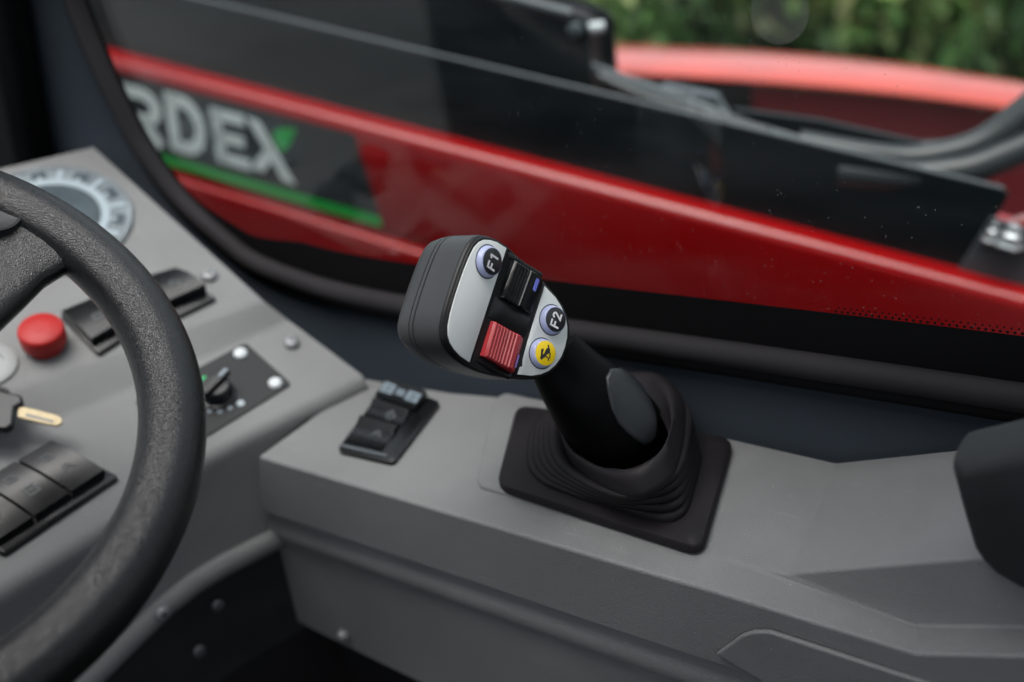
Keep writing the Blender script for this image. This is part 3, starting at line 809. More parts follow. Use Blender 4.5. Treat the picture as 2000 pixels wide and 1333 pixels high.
# bell of the collar down to the grip
inpx = [(1088, 822), (1098, 848), (1116, 876), (1142, 899), (1178, 916), (1220, 920), (1258, 909), (1292, 886), (1310, 842), (1306, 800), (1290, 766), (1262, 746), (1200, 752), (1150, 768), (1108, 795)]
in3 = by_angle([onp(x, y, cc + axis * 0.009, axis) for x, y in inpx], sum([onp(x, y, cc + axis * 0.009, axis) for x, y in inpx], V((0, 0, 0))) / len(inpx), NB)
rings.append([mc + (colr[k] - mc) * 0.99 - axis * 0.0055 for k in range(NB)])
rings.append([mc + (colr[k] - mc) * 1.012 - axis * 0.003 for k in range(NB)])
for t, lift in ((0.0, 0.0), (0.25, 0.0045), (0.55, 0.0062), (0.85, 0.0035), (1.0, 0.0005), (1.15, -0.002), (1.4, -0.006), (1.7, -0.010)):
    rings.append([lerp(colr[k], in3[k], t) + axis * lift for k in range(NB)])
g = G().loft(rings, False, False)
g.build('rubber_boot', 'boot_rubber', joy, smooth=75)

# ================================================================== DASHBOARD
P1 = onz(709, 732, 0.012); P2 = onz(405, 876, 0.012); P3 = ony(180, 287, 0.085)
dn = (P2 - P1).cross(P3 - P1).normalized()
if dn.z < 0: dn = -dn
STEP = 0.013
PU = P1 + dn * STEP
def up_(x, y, h=0.0): return onp(x, y, PU + dn * h, dn)
def lo_(x, y, h=0.0): return onp(x, y, P1 + dn * h, dn)
dash = thing('dashboard', (-0.45, -0.15, -0.46), 'grey moulded dashboard corner with gauge, switches and red button', 'dashboard')
top_row = [up_(-230, 388), up_(-60, 345), up_(60, 317), up_(182, 288)]
A_row = [up_(-230, 870), up_(0, 770), up_(245, 682), up_(514, 588)]
A2 = [p + (lo_(x, y) - p) * 0.10 for p, (x, y) in zip(A_row, [(-230, 880), (0, 785), (250, 695), (522, 594)])]
B_row = [lo_(-230, 960), lo_(0, 862), lo_(252, 762), lo_(566, 628)]
E_row = [lo_(-230, 1283), lo_(0, 1142), lo_(232, 1000), lo_(405, 880), lo_(707, 733)]
def resample(row, n):
    P = smooth_path(row, 8); L = [0]
    for i in range(1, len(P)): L.append(L[-1] + (P[i] - P[i - 1]).length)
    out = []
    for k in range(n):
        s = L[-1] * k / (n - 1); i = 0
        while i < len(P) - 2 and L[i + 1] < s: i += 1
        out.append(lerp(P[i], P[i + 1], (s - L[i]) / max(1e-9, L[i + 1] - L[i])))
    return out
ND = 14
top_r, A_r, B_r, E_r = (resample(r, ND) for r in (top_row, A_row, B_row, E_row))
mid = lambda a, b, t: [lerp(p, q, t) for p, q in zip(a, b)]
# ease the step so that it reads as moulded
A1 = mid(top_r, A_r, 0.97); Ax = mid(A_r, B_r, 0.12); Bx = mid(A_r, B_r, 0.88); B1 = mid(B_r, E_r, 0.04)
A_rr = [lerp(a, m, 0.25) for a, m in zip(A_r, mid(A1, Ax, 0.5))]; B_rr = [lerp(a, m, 0.25) for a, m in zip(B_r, mid(Bx, B1, 0.5))]
fwd = V((0.55, -0.62, 0)).normalized()
E0 = mid(B_r, E_r, 0.965)
e_dir = [(E_r[min(i + 1, ND - 1)] - E_r[max(i - 1, 0)]).normalized() for i in range(ND)]
out_dir = []
for t in e_dir:
    o_ = t.cross(dn).normalized()
    if o_.dot(fwd) < 0: o_ = -o_
    out_dir.append(o_)
E1 = [p + o_ * 0.0045 - dn * 0.0015 for p, o_ in zip(E_r, out_dir)]
E2 = [p + o_ * 0.0085 - dn * 0.0055 for p, o_ in zip(E_r, out_dir)]
E3 = [p + o_ * 0.0105 - dn * 0.012 for p, o_ in zip(E_r, out_dir)]
DROP = 0.098
E4 = [p + V((0, 0, -0.045)) + o_ * 0.004 for p, o_ in zip(E3, out_dir)]
fpl_t = (E3[-1] - E3[2]); fpl_t.z = 0; fpl_t.normalize(); fpl_n = fpl_t.cross(V((0, 0, 1)))
E5 = resample([onp(x, y, E3[ND // 2], fpl_n) for x, y in ((-60, 1540), (60, 1420), (180, 1300), (250, 1232), (325, 1160), (400, 1106), (500, 1054), (640, 985))], ND)
E4 = [lerp(p, q, 0.5) + o_ * 0.001 for p, q, o_ in zip(E3, E5, out_dir)]
rows = [top_r, mid(top_r, A_r, 0.5), A1, A_rr, Ax, mid(A_r, B_r, 0.5), Bx, B_rr, B1, mid(B_r, E_r, 0.5), E0, E_r, E1, E2, E3, E4, E5]
g = G().loft(rows, False, False, closed=False)
g.build('moulded_panel', 'grey_plastic', dash, smooth=60)
# outer flank next to the window and closed back
flank = [r[-1] for r in rows]
g = G().add(flank + [V((p.x, max(p.y, 0.0) + 0.012, -0.30)) for p in flank], [(i, i + 1, len(flank) + i + 1, len(flank) + i) for i in range(len(flank) - 1)])
g.build('side_flank', 'dark_trim', dash, smooth=40)
g = G().add(top_r + [V((p.x - 0.02, p.y, -0.30)) for p in top_r], [(i, i + 1, ND + i + 1, ND + i) for i in range(ND - 1)])
g.build('rear_wall', 'pillar_black', dash)
# rolled lip under the front face
lip = [V((p.x, p.y, p.z)) for p in E5]
g = G(); 
lipc = [p + V((0, 0, -0.006)) + o_ * 0.002 for p, o_ in zip(lip, out_dir)]
g.tube(lipc, 0.0100, 14, up=V((0, 0, 1)), flat=0.7)
g.build('rolled_lip', 'grey_plastic', dash, smooth=60)
# lower bracket and a black sheet that paints in the dark cavity beneath it
br = [p + V((0, 0, -0.012)) - o_ * 0.004 for p, o_ in zip(lipc, out_dir)]
g = G().add(br + [p + V((0, 0, -0.10)) + V((-0.01, 0.0, 0)) for p in br], [(i, i + 1, ND + i + 1, ND + i) for i in range(ND - 1)])
g.build('lower_bracket', 'bracket_black', dash, smooth=40)
br2 = [p + V((0, 0, -0.10)) + V((-0.01, 0.0, 0)) for p in br]
g = G().add(br2 + [V((p.x - 0.03, p.y + 0.02, -0.46)) for p in br2], [(i, i + 1, ND + i + 1, ND + i) for i in range(ND - 1)])
g.build('cavity_shade', 'floor_black', dash)

def dome_bolt(c, n, r, h, m, parent, name='bolt', washer=True):
    g = G(); pr = []
    if washer: pr += [(r * 1.35, -0.0005), (r * 1.35, 0.0006), (r * 1.3, 0.0009)]
    pr += [(r, 0.0009 if washer else -0.0003), (r, h * 0.45), (r * 0.85, h * 0.75), (r * 0.55, h * 0.95), (r * 0.1, h)]
    g.lathe(c, n, pr, 20)
    o = g.build(name, m, parent, smooth=45)
    if r > 0.004 and m != 'white_cap' and parent in ORIG and parent.parent is None:
        e1, e2 = frame(n)
        G().prism([c + n * (h * 0.93) + (e1 * cos(pi * k / 3) + e2 * sin(pi * k / 3)) * r * 0.42 for k in range(6)], n * (h * 0.09)).build('socket', 'bolt_dark', o)
    return o
dome_bolt(up_(409, 541), dn, 0.0070, 0.0055, 'bolt_grey', dash, washer=False)
dome_bolt(lo_(570, 672), dn, 0.0066, 0.0055, 'bolt_grey', dash, washer=False)
# bolts of the lower bracket
nb = out_dir[6]
def near_on(row, x, y):
    P0 = row[ND // 2]; tdir = (row[-1] - row[0]).normalized(); n = tdir.cross(V((0, 0, 1))).normalized()
    if n.dot(fwd) < 0: n = -n
    return onp(x, y, P0, n), n
p, n = near_on(lipc, 310, 1190); dome_bolt(p + n * 0.006, n, 0.0062, 0.005, 'bolt_grey', dash, washer=False)
p, n = near_on(br, 424, 1180); dome_bolt(p + n * 0.001, n, 0.0055, 0.004, 'bolt_dark', dash, washer=False)
p, n = near_on(br, 388, 1270); dome_bolt(p + n * 0.001, n, 0.0055, 0.004, 'bolt_dark', dash, washer=False)

# gauge
gc = up_(98, 432); gr_ = (up_(252, 452) - gc).length
g = G().lathe(gc, dn, [(gr_ * 1.02, -0.002), (gr_ * 1.02, 0.0025), (gr_ * 1.0, 0.0042), (gr_ * 0.965, 0.0044), (gr_ * 0.95, 0.0030)], 64, cap1=False)
gauge = g.build('gauge', 'gauge_face', dash, smooth=40)
G().lathe(gc, dn, [(gr_ * 0.955, 0.0022), (gr_ * 0.955, 0.0031)], 64).build('dial', 'gauge_face', gauge)
e1, e2 = frame(dn)
G().lathe(gc, dn, [(gr_ * 0.62, 0.0030), (gr_ * 0.62, 0.0042), (gr_ * 0.60, 0.0044)], 64).build('inner_dial', 'gauge_inner', gauge, smooth=40)
g = G().lathe(gc, dn, [(gr_ * 0.745, 0.0030), (gr_ * 0.735, 0.0046), (gr_ * 0.635, 0.0046), (gr_ * 0.625, 0.0030)], 64, cap0=False, cap1=False)
g.build('dial_ring', 'gauge_tick', gauge, smooth=40)
for k in range(20):
    a = 2 * pi * k / 20 + 0.1; d = e1 * cos(a) + e2 * sin(a); t = dn.cross(d)
    L0, L1 = gr_ * 0.73, gr_ * (0.93 if k % 2 == 0 else 0.82); w = gr_ * (0.035 if k % 2 == 0 else 0.02)
    b_ = gc + dn * 0.0032
    G().prism([b_ + d * L0 - t * w, b_ + d * L1 - t * w, b_ + d * L1 + t * w, b_ + d * L0 + t * w], dn * 0.0009).build('tick', 'gauge_tick', gauge)
for k in range(10):
    a = 2 * pi * (k + 0.5) / 10 + 0.1; d = e1 * cos(a) + e2 * sin(a); b_ = gc + dn * 0.0032 + d * gr_ * 0.86; t = dn.cross(d)
    G().prism([b_ - d * gr_ * 0.055 - t * gr_ * 0.09, b_ + d * gr_ * 0.055 - t * gr_ * 0.09, b_ + d * gr_ * 0.055 + t * gr_ * 0.09, b_ - d * gr_ * 0.055 + t * gr_ * 0.09], dn * 0.0006).build('dial_mark', 'gauge_inner', gauge)

# red emergency button
bc = up_(90, 676)
br_ = (up_(135, 676) - bc).length
g = G().lathe(bc, dn, [(br_ * 0.80, -0.001), (br_ * 0.80, 0.006), (br_ * 0.98, 0.0065), (br_ * 1.0, 0.008), (br_ * 1.0, 0.0185), (br_ * 0.96, 0.0205), (br_ * 0.88, 0.0215), (br_ * 0.3, 0.0222)], 40)
o = g.build('emergency_button', 'red_button', dash, smooth=50); o['label'] = 'round red push button'
# pale ring at the ignition lock
ic = up_(-22, 716)
g = G().lathe(ic, dn, [(0.021, -0.001), (0.021, 0.002), (0.0195, 0.003), (0.012, 0.003), (0.0115, 0.001)], 36)
g.build('lock_ring', 'lock_grey', dash, smooth=40)

# dash switches
def dash_switch(corners, key, base=0.0, n_keys=1, kinds=(0,), fnp=lo_, hs=(0.007, 0.013)):
    c = [fnp(x, y, 0.0003) for x, y in corners]
    fn, n = quad_frame(c)
    g = G().loft([rr_loop(fn, 0, 1, 0, 1, -0.001, 0.06, 3, 0.4 if n_keys > 1 else 1.0), rr_loop(fn, 0, 1, 0, 1, 0.0028, 0.06, 3, 0.4 if n_keys > 1 else 1.0), rr_loop(fn, 0.015, 0.985, 0.03, 0.97, 0.0038, 0.06, 3, 0.4 if n_keys > 1 else 1.0)])
    bz = g.build('switch_bezel', 'switch_black', dash, smooth=40)
    for k in range(n_keys):
        w = 0.94 / n_keys; u0 = 0.03 + k * w + 0.010; u1_ = u0 + w - 0.020
        g, hh = rocker_mesh(fn, u0, u1_, key[0], key[1], hs[0], hs[1], -0.0032, axis='v')
        icon_blob(g, fn, hh, lerp(u0, u1_, 0.5), lerp(key[0], key[1], 0.36), 0.09, 0.5 if n_keys > 1 else 1.2, 1, kinds[k])
        if n_keys > 1: icon_blob(g, fn, hh, lerp(u0, u1_, 0.45), lerp(key[0], key[1], 0.72), 0.07, 0.5, 1, 2)
        g.build('rocker_key', ['switch_black', 'icon_grey'], bz, bevel=0.0024, bseg=3, smooth=35)
    return bz
# corners: near-left, far-left, far-right, near-right
dash_switch([(8, 1090), (-118, 1008), (112, 872), (234, 936)], (0.14, 0.97), n_keys=3, kinds=(1, 2, 0), hs=(0.0105, 0.0125))
dash_switch([(193, 698), (118, 622), (200, 588), (268, 650)], (0.16, 0.96), fnp=up_, kinds=(2,), hs=(0.0135, 0.010))
dash_switch([(342, 628), (262, 560), (345, 536), (424, 588)], (0.20, 0.96), fnp=up_, kinds=(1,), hs=(0.015, 0.010))

# heater control plate with knob
kq = [lo_(x, y, 0.0002) for x, y in ((402, 855), (262, 788), (480, 672), (569, 752))]
fn, n_ = quad_frame(kq)
g = G().loft([rr_loop(fn, 0, 1, 0, 1, -0.0008, 0.04, 3), rr_loop(fn, 0, 1, 0, 1, 0.0016, 0.04, 3)])
kp = g.build('control_plate', 'knob_plate', dash, smooth=40)
for x, y in ((470, 692), (538, 750)):
    dome_bolt(lo_(x, y, 0.0016), dn, 0.0055, 0.0034, 'white_cap', kp, 'screw', washer=False)
kc = lo_(424, 772, 0.0016)
g = G().lathe(kc, dn, [(0.0150, -0.0005), (0.0150, 0.002), (0.0120, 0.003), (0.0112, 0.0125), (0.0104, 0.0140), (0.004, 0.0145)], 32)
kd = (lo_(438, 757) - lo_(410, 785)).normalized(); ks = dn.cross(kd)
b_ = kc + dn * 0.0135
g.prism([b_ - kd * 0.0145 - ks * 0.0032, b_ + kd * 0.0145 - ks * 0.0032, b_ + kd * 0.0145 + ks * 0.0032, b_ - kd * 0.0145 + ks * 0.0032], dn * 0.0055)
kn = g.build('rotary_knob', 'switch_black', kp, smooth=35, bevel=0.0008)
G().prism([kc + dn * 0.0192 + kd * 0.005 - ks * 0.0014, kc + dn * 0.0192 + kd * 0.0138 - ks * 0.0014, kc + dn * 0.0192 + kd * 0.0138 + ks * 0.0014, kc + dn * 0.0192 + kd * 0.005 + ks * 0.0014], dn * 0.0003).build('pointer_mark', 'icon_light', kp)
for (x, y, r) in ((470, 788, .0030), (449, 797, .0021), (429, 804, .0021), (409, 803, .0021), (392, 797, .0018), (461, 772, .0012)):
    G().lathe(lo_(x, y, 0.0016), dn, [(r, -0.0002), (r, 0.0003)], 16).build('scale_dot', 'icon_light' if r < .0029 else 'gauge_tick', kp)
G().lathe(lo_(399, 741, 0.0016), dn, [(0.003, -0.0002), (0.003, 0.0003)], 16).build('scale_dot', 'icon_green', kp)

# ignition key
kb = lo_(-30, 815)
key = thing('ignition_key', lo_(-10, 815, 0.0), 'black headed key with brass blade beside the dashboard switches', 'key')
G().lathe(lo_(-14, 828), dn, [(0.013, -0.001), (0.013, 0.012), (0.011, 0.014), (0.0085, 0.0145), (0.0085, 0.021)], 28).build('barrel', 'switch_black', key, smooth=40)
kl = lambda x, y, h: lo_(x, y, h)
g = G().prism([kl(-60, 762, .020), kl(-20, 768, .020), kl(18, 776, .020), kl(46, 782, .020), kl(50, 797, .020), kl(34, 806, .020), kl(30, 840, .020), kl(16, 850, .020), kl(-60, 846, .020)], dn * 0.007)
g.build('key_head', 'switch_black', key, bevel=0.002, smooth=40)
g = G().tube(smooth_path([kl(-40, 752, .024), kl(-15, 756, .026), kl(10, 762, .026), kl(20, 776, .024)], 5), 0.0016, 8)
g.build('key_ring', 'switch_black', key, smooth=60)
g = G().prism([kl(36, 796, .0215), kl(60, 801, .0215), kl(112, 814, .0215), kl(121, 820, .0215), kl(123, 829, .0215), kl(112, 835, .0215), kl(90, 831, .0215), kl(60, 824, .0215), kl(36, 818, .0215)], dn * 0.0022)
g.build('blade', 'brass', key, bevel=0.0004)
G().prism([kl(50, 808, .0237), kl(105, 822, .0237), kl(104, 826, .0237), kl(50, 813, .0237)], dn * 0.0003).build('blade_groove', 'bolt_dark', key)

# ================================================================== STEERING WHEEL
wc, wn_, WR, RT = V((-0.2458, -0.3247, 0.2025)), V((0.569, -0.039, 0.822)).normalized(), 0.17, 0.0176
wheel = thing('steering_wheel', wc - wn_ * 0.03, 'black grained steering wheel with a broad spoke in front of the dashboard', 'steering wheel')
we1, we2 = frame(wn_)
NW = 128
g = G(); rings = []
for i in range(NW):
    a = 2 * pi * i / NW; d = we1 * cos(a) + we2 * sin(a)
    c = wc + d * WR
    rings.append([c + d * RT * cos(2 * pi * k / 28) + wn_ * RT * 0.98 * sin(2 * pi * k / 28) for k in range(28)])
rings.append(rings[0])
g.loft(rings, False, False)
g.build('rim', 'wheel_skin', wheel, smooth=80)
sp_t = onp(44, 406, wc, wn_) - wc; sp_d = (sp_t - wn_ * sp_t.dot(wn_)).normalized(); sp_s = wn_.cross(sp_d)
def spoke(dirv, name='spoke'):
    s_ = wn_.cross(dirv); rr = []
    for r, w, h0, h1 in ((0.030, 0.030, -0.030, -0.006), (0.07, 0.034, -0.026, -0.004), (0.115, 0.039, -0.018, 0.001), (0.138, 0.041, -0.014, 0.005), (0.152, 0.046, -0.011, 0.008), (0.166, 0.060, -0.007, 0.008)):
        c = wc + dirv * r; pts = []
        for k in range(20):
            a = 2 * pi * k / 20; x = math.copysign(abs(cos(a)) ** 0.55, cos(a)); y = math.copysign(abs(sin(a)) ** 0.7, sin(a))
            bend = -(x * w) ** 2 / (2 * WR) if r > 0.13 else 0
            pts.append(c + s_ * (w * x) + dirv * bend + wn_ * ((h0 + h1) / 2 + (h1 - h0) / 2 * y))
        rr.append(pts)
    return G().loft(rr).build(name, 'wheel_skin', wheel, smooth=60)
spoke(sp_d)
R_ = Matrix.Rotation(radians(180), 3, wn_); spoke(R_ @ sp_d)
hc = wc - wn_ * 0.03
G().lathe(hc, wn_, [(0.03, -0.02), (0.052, -0.01), (0.055, 0.015), (0.05, 0.024), (0.03, 0.029), (0.005, 0.030)], 40).build('hub', 'wheel_skin', wheel, smooth=60)
G().lathe(hc - wn_ * 0.02, -wn_, [(0.022, 0), (0.022, 0.30)], 24).build('column', 'pillar_black', wheel, smooth=60)
# round dished mark on the spoke
dc = onp(-14, 414, wc + wn_ * 0.0105, wn_)
G().lathe(dc, wn_, [(0.0158, -0.006), (0.0155, 0.0006), (0.0143, 0.0011), (0.0135, 0.0004), (0.008, -0.0002), (0.002, -0.0003)], 36).build('spoke_button', 'wheel_dish', wheel, smooth=60)

# ================================================================== ARM REST PAD
arm = thing('seat_armrest', ony(2000, 1120, -0.02), 'dark worn fabric armrest pad at the end of the grey console', 'armrest')
ya = -0.035
apx = [(1864, 892), (1884, 886), (1930, 876), (2010, 858), (2120, 838), (2220, 950), (2160, 1150), (2050, 1150), (2000, 1131), (1952, 1103), (1925, 1075), (1908, 1050), (1893, 1000), (1879, 950)]
lp = [ony(x, y, ya) for x, y in apx]; m0 = sum(lp, V((0, 0, 0))) / len(lp)
def aring(k, y): return [m0 + (p - m0) * k + V((0, y, 0)) for p in lp]
g = G().loft([aring(0.80, -0.012), aring(0.90, -0.0105), aring(0.96, -0.0075), aring(0.99, -0.003), aring(1.0, 0.002), aring(0.995, 0.008), aring(0.98, 0.016), aring(0.94, 0.024), aring(0.86, 0.028)])
g.build('pad', 'armrest', arm, smooth=70)
g = G().prism([ony(1950, 1100, ya + 0.03), ony(2120, 1130, ya + 0.03), ony(2120, 1500, ya + 0.03), ony(1990, 1500, ya + 0.03)], V((0, 0.04, 0)))
for i_ in (2, 3, 6, 7): g.v[i_].z = -0.46
g.build('support', 'bracket_black', arm, bevel=0.003)

# ================================================================== BOOM OUTSIDE
bd = c2w(-5590, -1816, FPX)                       # axis of the boom, rising to the front
bz_ = (V((0, 0, 1)) - bd * bd.z).normalized()      # upwards across the boom
bn = bd.cross(bz_).normalized()
if bn.dot(CAM - pd(900, 330, 1.3)) < 0: bn = -bn   # out of the near face
BP = pd(900, 330, 1.33)
def bo(x, y, back=0.0): return onp(x, y, BP - bn * back, bn)
boom = thing('telescopic_boom', bo(1000, 600) + V((0, 0, -0.2)), 'red telescopic boom with black cover plates and lettering outside the window', 'boom')
LB = 1.6
def along(p): return (p - BP).dot(bd), (p - BP).dot(bz_)
t_top = along(bo(1220, 379)); t_low = along(bo(700, 447))
zt, zl = t_top[1], t_low[1]
# beam section (outwards, up), rounded top and bottom corner
sec = []
R = 0.015
for k in range(7):
    a = radians(90 - 15 * k); sec.append((-R + R * cos(a), zt - R + R * sin(a)))
for k in range(7):
    a = radians(0 - 15 * k); sec.append((-R + R * cos(a), zl + R + R * sin(a)))
sec += [(-0.22, zl), (-0.22, zt)]
def brow(x): return [BP + bd * x + bz_ * z + bn * y for y, z in sec]
g = G().loft([brow(-LB), brow(0), brow(LB)])
g.build('beam', 'boom_red', boom, smooth=40)
# outer section below
zf = along(bo(700, 447))[1]; R2 = 0.010; yo = 0.016
sec2 = [(-0.02, zf)] + [(yo - R2 + R2 * cos(radians(90 - 15 * k)), zf - R2 + R2 * sin(radians(90 - 15 * k))) for k in range(7)] + [(yo, zf - 0.30), (-0.20, zf - 0.30), (-0.20, zf - 0.02)]
g = G().loft([[BP + bd * x + bz_ * z + bn * y for y, z in sec2] for x in (-LB, LB)])
g.build('lower_flange', 'boom_red', boom, smooth=40)
# decal
DT = 0.0012
dk = [bo(150, 118), bo(245, 145), bo(692, 262), bo(748, 438), bo(340, 312), bo(150, 258)]
g = G().prism([p + bn * 0.0005 for p in dk], bn * 0.0006); g.build('decal', 'decal_black', boom)
g = G().prism([p + bn * 0.0013 for p in (bo(200, 268), bo(742, 424), bo(747, 443), bo(200, 284))], bn * 0.0005); g.build('decal_stripe', 'decal_green', boom)
# letters, each placed by its own box: origin lower left, baseline and up vectors
def letter(box, strokes, w, m, name='letter', polys=None):
    o_, r_, u_ = box     # pixel points: lower-left, lower-right, upper-left
    O, Rv, Uv = bo(*o_), bo(*r_) - bo(*o_), bo(*u_) - bo(*o_)
    def f2(x, y, h): return O + Rv * x + Uv * y + bn * (0.0013 + h)
    g = G()
    asp = Rv.length / Uv.length
    # strokes are given in a unit box; build in an isotropic space so that widths stay even
    def f3(x, y, h): return f2(x / asp, y, h)
    for st in strokes: add_stroke(g, [(x * asp, y) for x, y in st], w, f3, 0.0006)
    for p in (polys or []): g.prism([f2(x, y, 0) for x, y in p], bn * 0.0006)
    return g.build(name, m, boom)
def arc(cx_, cy_, rx, ry, a0, a1, n=10): return [(cx_ + rx * cos(radians(lerp(a0, a1, k / n))), cy_ + ry * sin(radians(lerp(a0, a1, k / n)))) for k in range(n + 1)]
W = 0.21
letter(((248, 268), (326, 290), (232, 160)), [[(0.1, 0.0), (0.1, 1.0)], [(0.1, 0.90), (0.5, 0.90)] + arc(0.5, 0.66, 0.36, 0.24, 80, -90, 8) + [(0.1, 0.42)], [(0.5, 0.42), (0.88, 0.0)]], W, 'decal_white')
letter(((338, 292), (410, 313), (322, 178)), [[(0.12, 0.0), (0.12, 1.0)], [(0.12, 0.90), (0.42, 0.90)] + arc(0.42, 0.5, 0.44, 0.40, 85, -85, 12) + [(0.12, 0.10)]], W, 'decal_white')
letter(((428, 316), (492, 334), (410, 208)), [[(0.14, 0.0), (0.14, 1.0)], [(0.1, 0.90), (1.0, 0.90)], [(0.1, 0.5), (0.92, 0.5)], [(0.1, 0.10), (1.0, 0.10)]], W, 'decal_white')
letter(((492, 330), (575, 360), (482, 228)), [], W, 'decal_white', polys=[[(0.0, 1.0), (0.30, 1.0), (1.05, 0.0), (0.75, 0.0)], [(0.0, 0.02), (0.30, 0.02), (0.56, 0.36), (0.42, 0.58)]])
g = G().prism([p + bn * 0.0013 for p in (bo(533, 263), bo(546, 250), bo(580, 252), bo(563, 289), bo(548, 297))], bn * 0.0006); g.build('letter_accent', 'decal_green', boom)
# near cover plate
def plate(px, back, th, name, m, bevel=0.0015, parent=boom):
    return G().prism([bo(x, y, back) for x, y in px], -bn * th).build(name, m, parent, bevel=bevel)
plate([(-260, -150), (470, 20), (1220, 196), (1958, 371), (1970, 380), (1968, 388), (1872, 552), (1220, 400), (-260, 0)], 0.036, 0.006, 'cover_plate', 'boom_black')
G().tube([bo(x, y, 0.040) for x, y in ((-260, -152), (470, 17.5), (1220, 193.5), (1960, 369))], 0.0030, 8).build('plate_highlight', 'steel_edge', boom, smooth=60)  # paler strip paints the light caught by the plate's top edge
# upper channel: near wall, far wall, painted lid highlight, pin
plate([(-260, -330), (980, -8), (1128, 32), (1143, 40), (1150, 58), (1154, 150), (1166, 240), (-260, -60)], 0.085, 0.006, 'channel_wall', 'boom_black')
G().tube([bo(x, y, 0.086) for x, y in ((-260, -333), (980, -8), (1118, 29))], 0.0075, 8).build('lid_highlight', 'steel_edge', boom, smooth=60)  # pale strip stands for the lid reflecting the sky
plate([(900, -70), (1150, 10), (1182, 22), (1196, 40), (1206, 180), (1210, 260), (900, 180)], 0.20, 0.008, 'channel_wall', 'boom_black')
plate([(600, -100), (1120, 36), (1150, 60), (1150, 235), (600, 90)], 0.14, 0.05, 'channel_shade', 'hood_gap', bevel=0)  # black filler for the darkness inside the hollow channel
pa = bo(1123, 60, 0.080)
G().lathe(pa, bn, [(0.0100, -0.004), (0.0100, 0.003), (0.0088, 0.0045), (0.002, 0.005)], 24).build('pin', 'steel_edge', boom, smooth=50)
pa2 = bo(1146, 57, 0.10)
G().tube([bo(1143, 58, 0.10), bo(1178, 52, 0.115)], 0.0072, 14).build('pin_sleeve', 'white_cap', boom, smooth=50)
# flat rails and hoses behind the plate
G().tube(smooth_path([bo(1152, 132, 0.11), bo(1240, 165, 0.10), bo(1340, 200, 0.09), bo(1450, 245, 0.075), bo(1600, 290, 0.06)], 5), 0.0085, 8).build('rail', 'steel_edge', boom, smooth=40)
G().tube(smooth_path([bo(1170, 150, 0.09), bo(1260, 190, 0.08), bo(1380, 226, 0.07), bo(1500, 258, 0.06)], 5), 0.0075, 8).build('rail', 'hose', boom, smooth=60)
plate([(1290, 168), (1398, 190), (1404, 204), (1420, 228), (1330, 214), (1280, 190)], 0.12, 0.02, 'rail_bracket', 'steel_edge')
plate([(1430, 214), (1600, 236), (1800, 280), (1810, 300), (1700, 296), (1560, 290)], 0.10, 0.01, 'guide_plate', 'boom_black')
G().tube(smooth_path([bo(1560, 282, 0.055), bo(1680, 303, 0.06), bo(1780, 312, 0.07), bo(1880, 295, 0.08), bo(1950, 262, 0.09), bo(2030, 205, 0.10)], 6), 0.0165, 14).build('hose', 'hose', boom, smooth=60)
G().tube(smooth_path([bo(1640, 335, 0.05), bo(1760, 345, 0.052), bo(1880, 335, 0.06), bo(1960, 308, 0.07), bo(2050, 270, 0.08)], 6), 0.0185, 14).build('hose', 'hose', boom, smooth=60)
G().tube(smooth_path([bo(1740, 290, 0.11), bo(1850, 285, 0.11), bo(1920, 260, 0.12), bo(1980, 215, 0.13), bo(2040, 165, 0.14)], 6), 0.0085, 12).build('hose', 'hose', boom, smooth=60)
# mounting bracket with nuts at the rear end of the plate
plate([(1860, 545), (1935, 425), (1955, 432), (2060, 470), (2060, 570)], 0.032, 0.006, 'mounting_bracket', 'steel_edge')
plate([(1900, 470), (2000, 430), (2080, 440), (2080, 560), (1960, 540)], 0.070, 0.02, 'red_block', 'hood_red')
nx = bn
for (x, y, r) in ((1972, 468, 0.013), (1935, 462, 0.006)):
    c_ = bo(x, y, 0.030)
    g = G().lathe(c_, bz_, [(r * 1.5, -0.006), (r * 1.5, -0.003), (r, -0.003), (r, 0.007), (r * 0.6, 0.009), (r * 0.55, 0.016), (r * 0.2, 0.0165)], 6 if r > .01 else 10)
    g.build('nut', 'zinc', boom, bevel=0.0006)

# ================================================================== ENGINE HOOD
hood = thing('engine_hood', pd(1650, 300, 2.6) * 1.0 + V((0, 0, 0)), 'glossy red engine cover beyond the black boom plates', 'hood')
nearp = [(1000, 138), (1196, 141), (1320, 147), (1450, 155), (1600, 166), (1750, 181), (1900, 200), (2010, 217), (2250, 262)]
farp = [(1000, 86), (1190, 88), (1320, 92), (1450, 98), (1600, 109), (1750, 124), (1900, 146), (2010, 164), (2250, 212)]
zh = pd(1600, 166, 2.15).z
near3 = [onz(x, y, zh) for x, y in nearp]; far3 = [onz(x, y, zh + 0.012) for x, y in farp]
rows = [far3, [lerp(a, b, .35) + V((0, 0, .006)) for a, b in zip(far3, near3)], [lerp(a, b, .75) + V((0, 0, .006)) for a, b in zip(far3, near3)],
        [lerp(a, b, .97) + V((0, 0, .003)) for a, b in zip(far3, near3)], near3, [p + V((0, 0.0, -0.005)) for p in near3], [p + V((0, 0.012, -0.010)) for p in near3], [p + V((0, 0.06, -0.02)) for p in near3]]
rows = [smooth_path(r, 3) for r in rows]
back = [p + V((0, 0.04, -0.03)) for p in rows[0]]
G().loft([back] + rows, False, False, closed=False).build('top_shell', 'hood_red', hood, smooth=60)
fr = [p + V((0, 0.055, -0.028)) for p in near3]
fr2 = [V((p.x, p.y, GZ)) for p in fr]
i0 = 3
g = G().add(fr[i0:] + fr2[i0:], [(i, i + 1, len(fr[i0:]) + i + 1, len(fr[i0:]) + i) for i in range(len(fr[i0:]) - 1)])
g.build('side_panel', 'hood_shaded', hood, smooth=40)
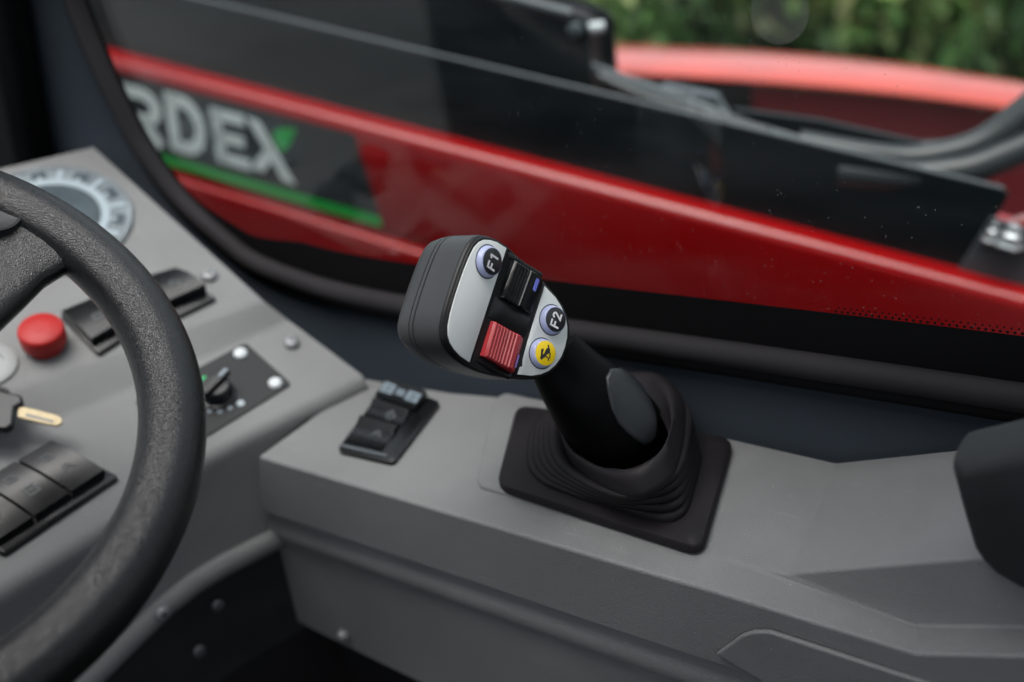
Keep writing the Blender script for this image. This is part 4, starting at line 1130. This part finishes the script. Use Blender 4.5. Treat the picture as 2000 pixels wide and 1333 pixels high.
g = G().add([p + V((0, 0.03, 0)) for p in fr[:i0 + 1]] + [p + V((0, 0.03, 0)) for p in fr2[:i0 + 1]], [(i, i + 1, i0 + 2 + i, i0 + 1 + i) for i in range(i0)])
g.build('recess_shade', 'hood_gap', hood)  # black sheet in place of the shaded recess under the hood edge

# ================================================================== HEDGE BEYOND
rnd = random.Random(3)
g = G(); vs_, fs_ = [], []
clumps = []
for i in range(150):
    px, dd = rnd.uniform(700, 2600), rnd.uniform(4.2, 7.5)
    P = pd(px, rnd.uniform(-260, 150), dd); 
    clumps.append((P, rnd.uniform(0.16, 0.5)))
for P, rad in clumps:
    for k in range(int(150 * rad / 0.3)):
        d = V((rnd.gauss(0, 1), rnd.gauss(0, 1), rnd.gauss(0, 1))).normalized() * rad * rnd.random() ** 0.4
        c_ = P + d
        a = V((rnd.gauss(0, 1), rnd.gauss(0, 1), rnd.gauss(0, 1))).normalized(); b_ = frame(a)[0]
        L_ = rnd.uniform(0.04, 0.10); w_ = L_ * rnd.uniform(0.35, 0.6)
        n0 = len(vs_); s_ = a.cross(b_)
        vs_ += [c_ - b_ * L_, c_ + s_ * w_, c_ + b_ * L_, c_ - s_ * w_]; fs_.append((n0, n0 + 1, n0 + 2, n0 + 3))
hedge = obj('hedge', vs_, fs_, 'leaf')
tag(hedge, 'dense green bushes growing beyond the machine', 'bushes', kind='stuff')
g = G()
for P, rad in clumps[::5]:
    g.tube([V((P.x, P.y, GZ)), lerp(V((P.x, P.y, GZ)), P, 0.5) + V((rnd.uniform(-.1, .1), 0, 0)), P], [0.014, 0.010, 0.004], 6)
st = g.build('stems', 'stem', hedge); st['kind'] = 'stuff'
# grassy bank behind the bushes
bp = [pd(x, 150, 8.5) for x in (-400, 600, 1200, 1800, 2600)]
g = G().add([V((p.x, p.y, GZ)) for p in bp] + [V((p.x + 0.2, p.y + 2.5, GZ + 1.5 + 0.25 * sin(i * 2))) for i, p in enumerate(bp)] + [V((p.x, p.y + 6, GZ + 1.9)) for p in bp], [(i, i + 1, 6 + i, 5 + i) for i in range(4)] + [(5 + i, 6 + i, 11 + i, 10 + i) for i in range(4)])
bank = g.build('grassy_bank', 'ground_soil', smooth=60); tag(bank, kind='structure')
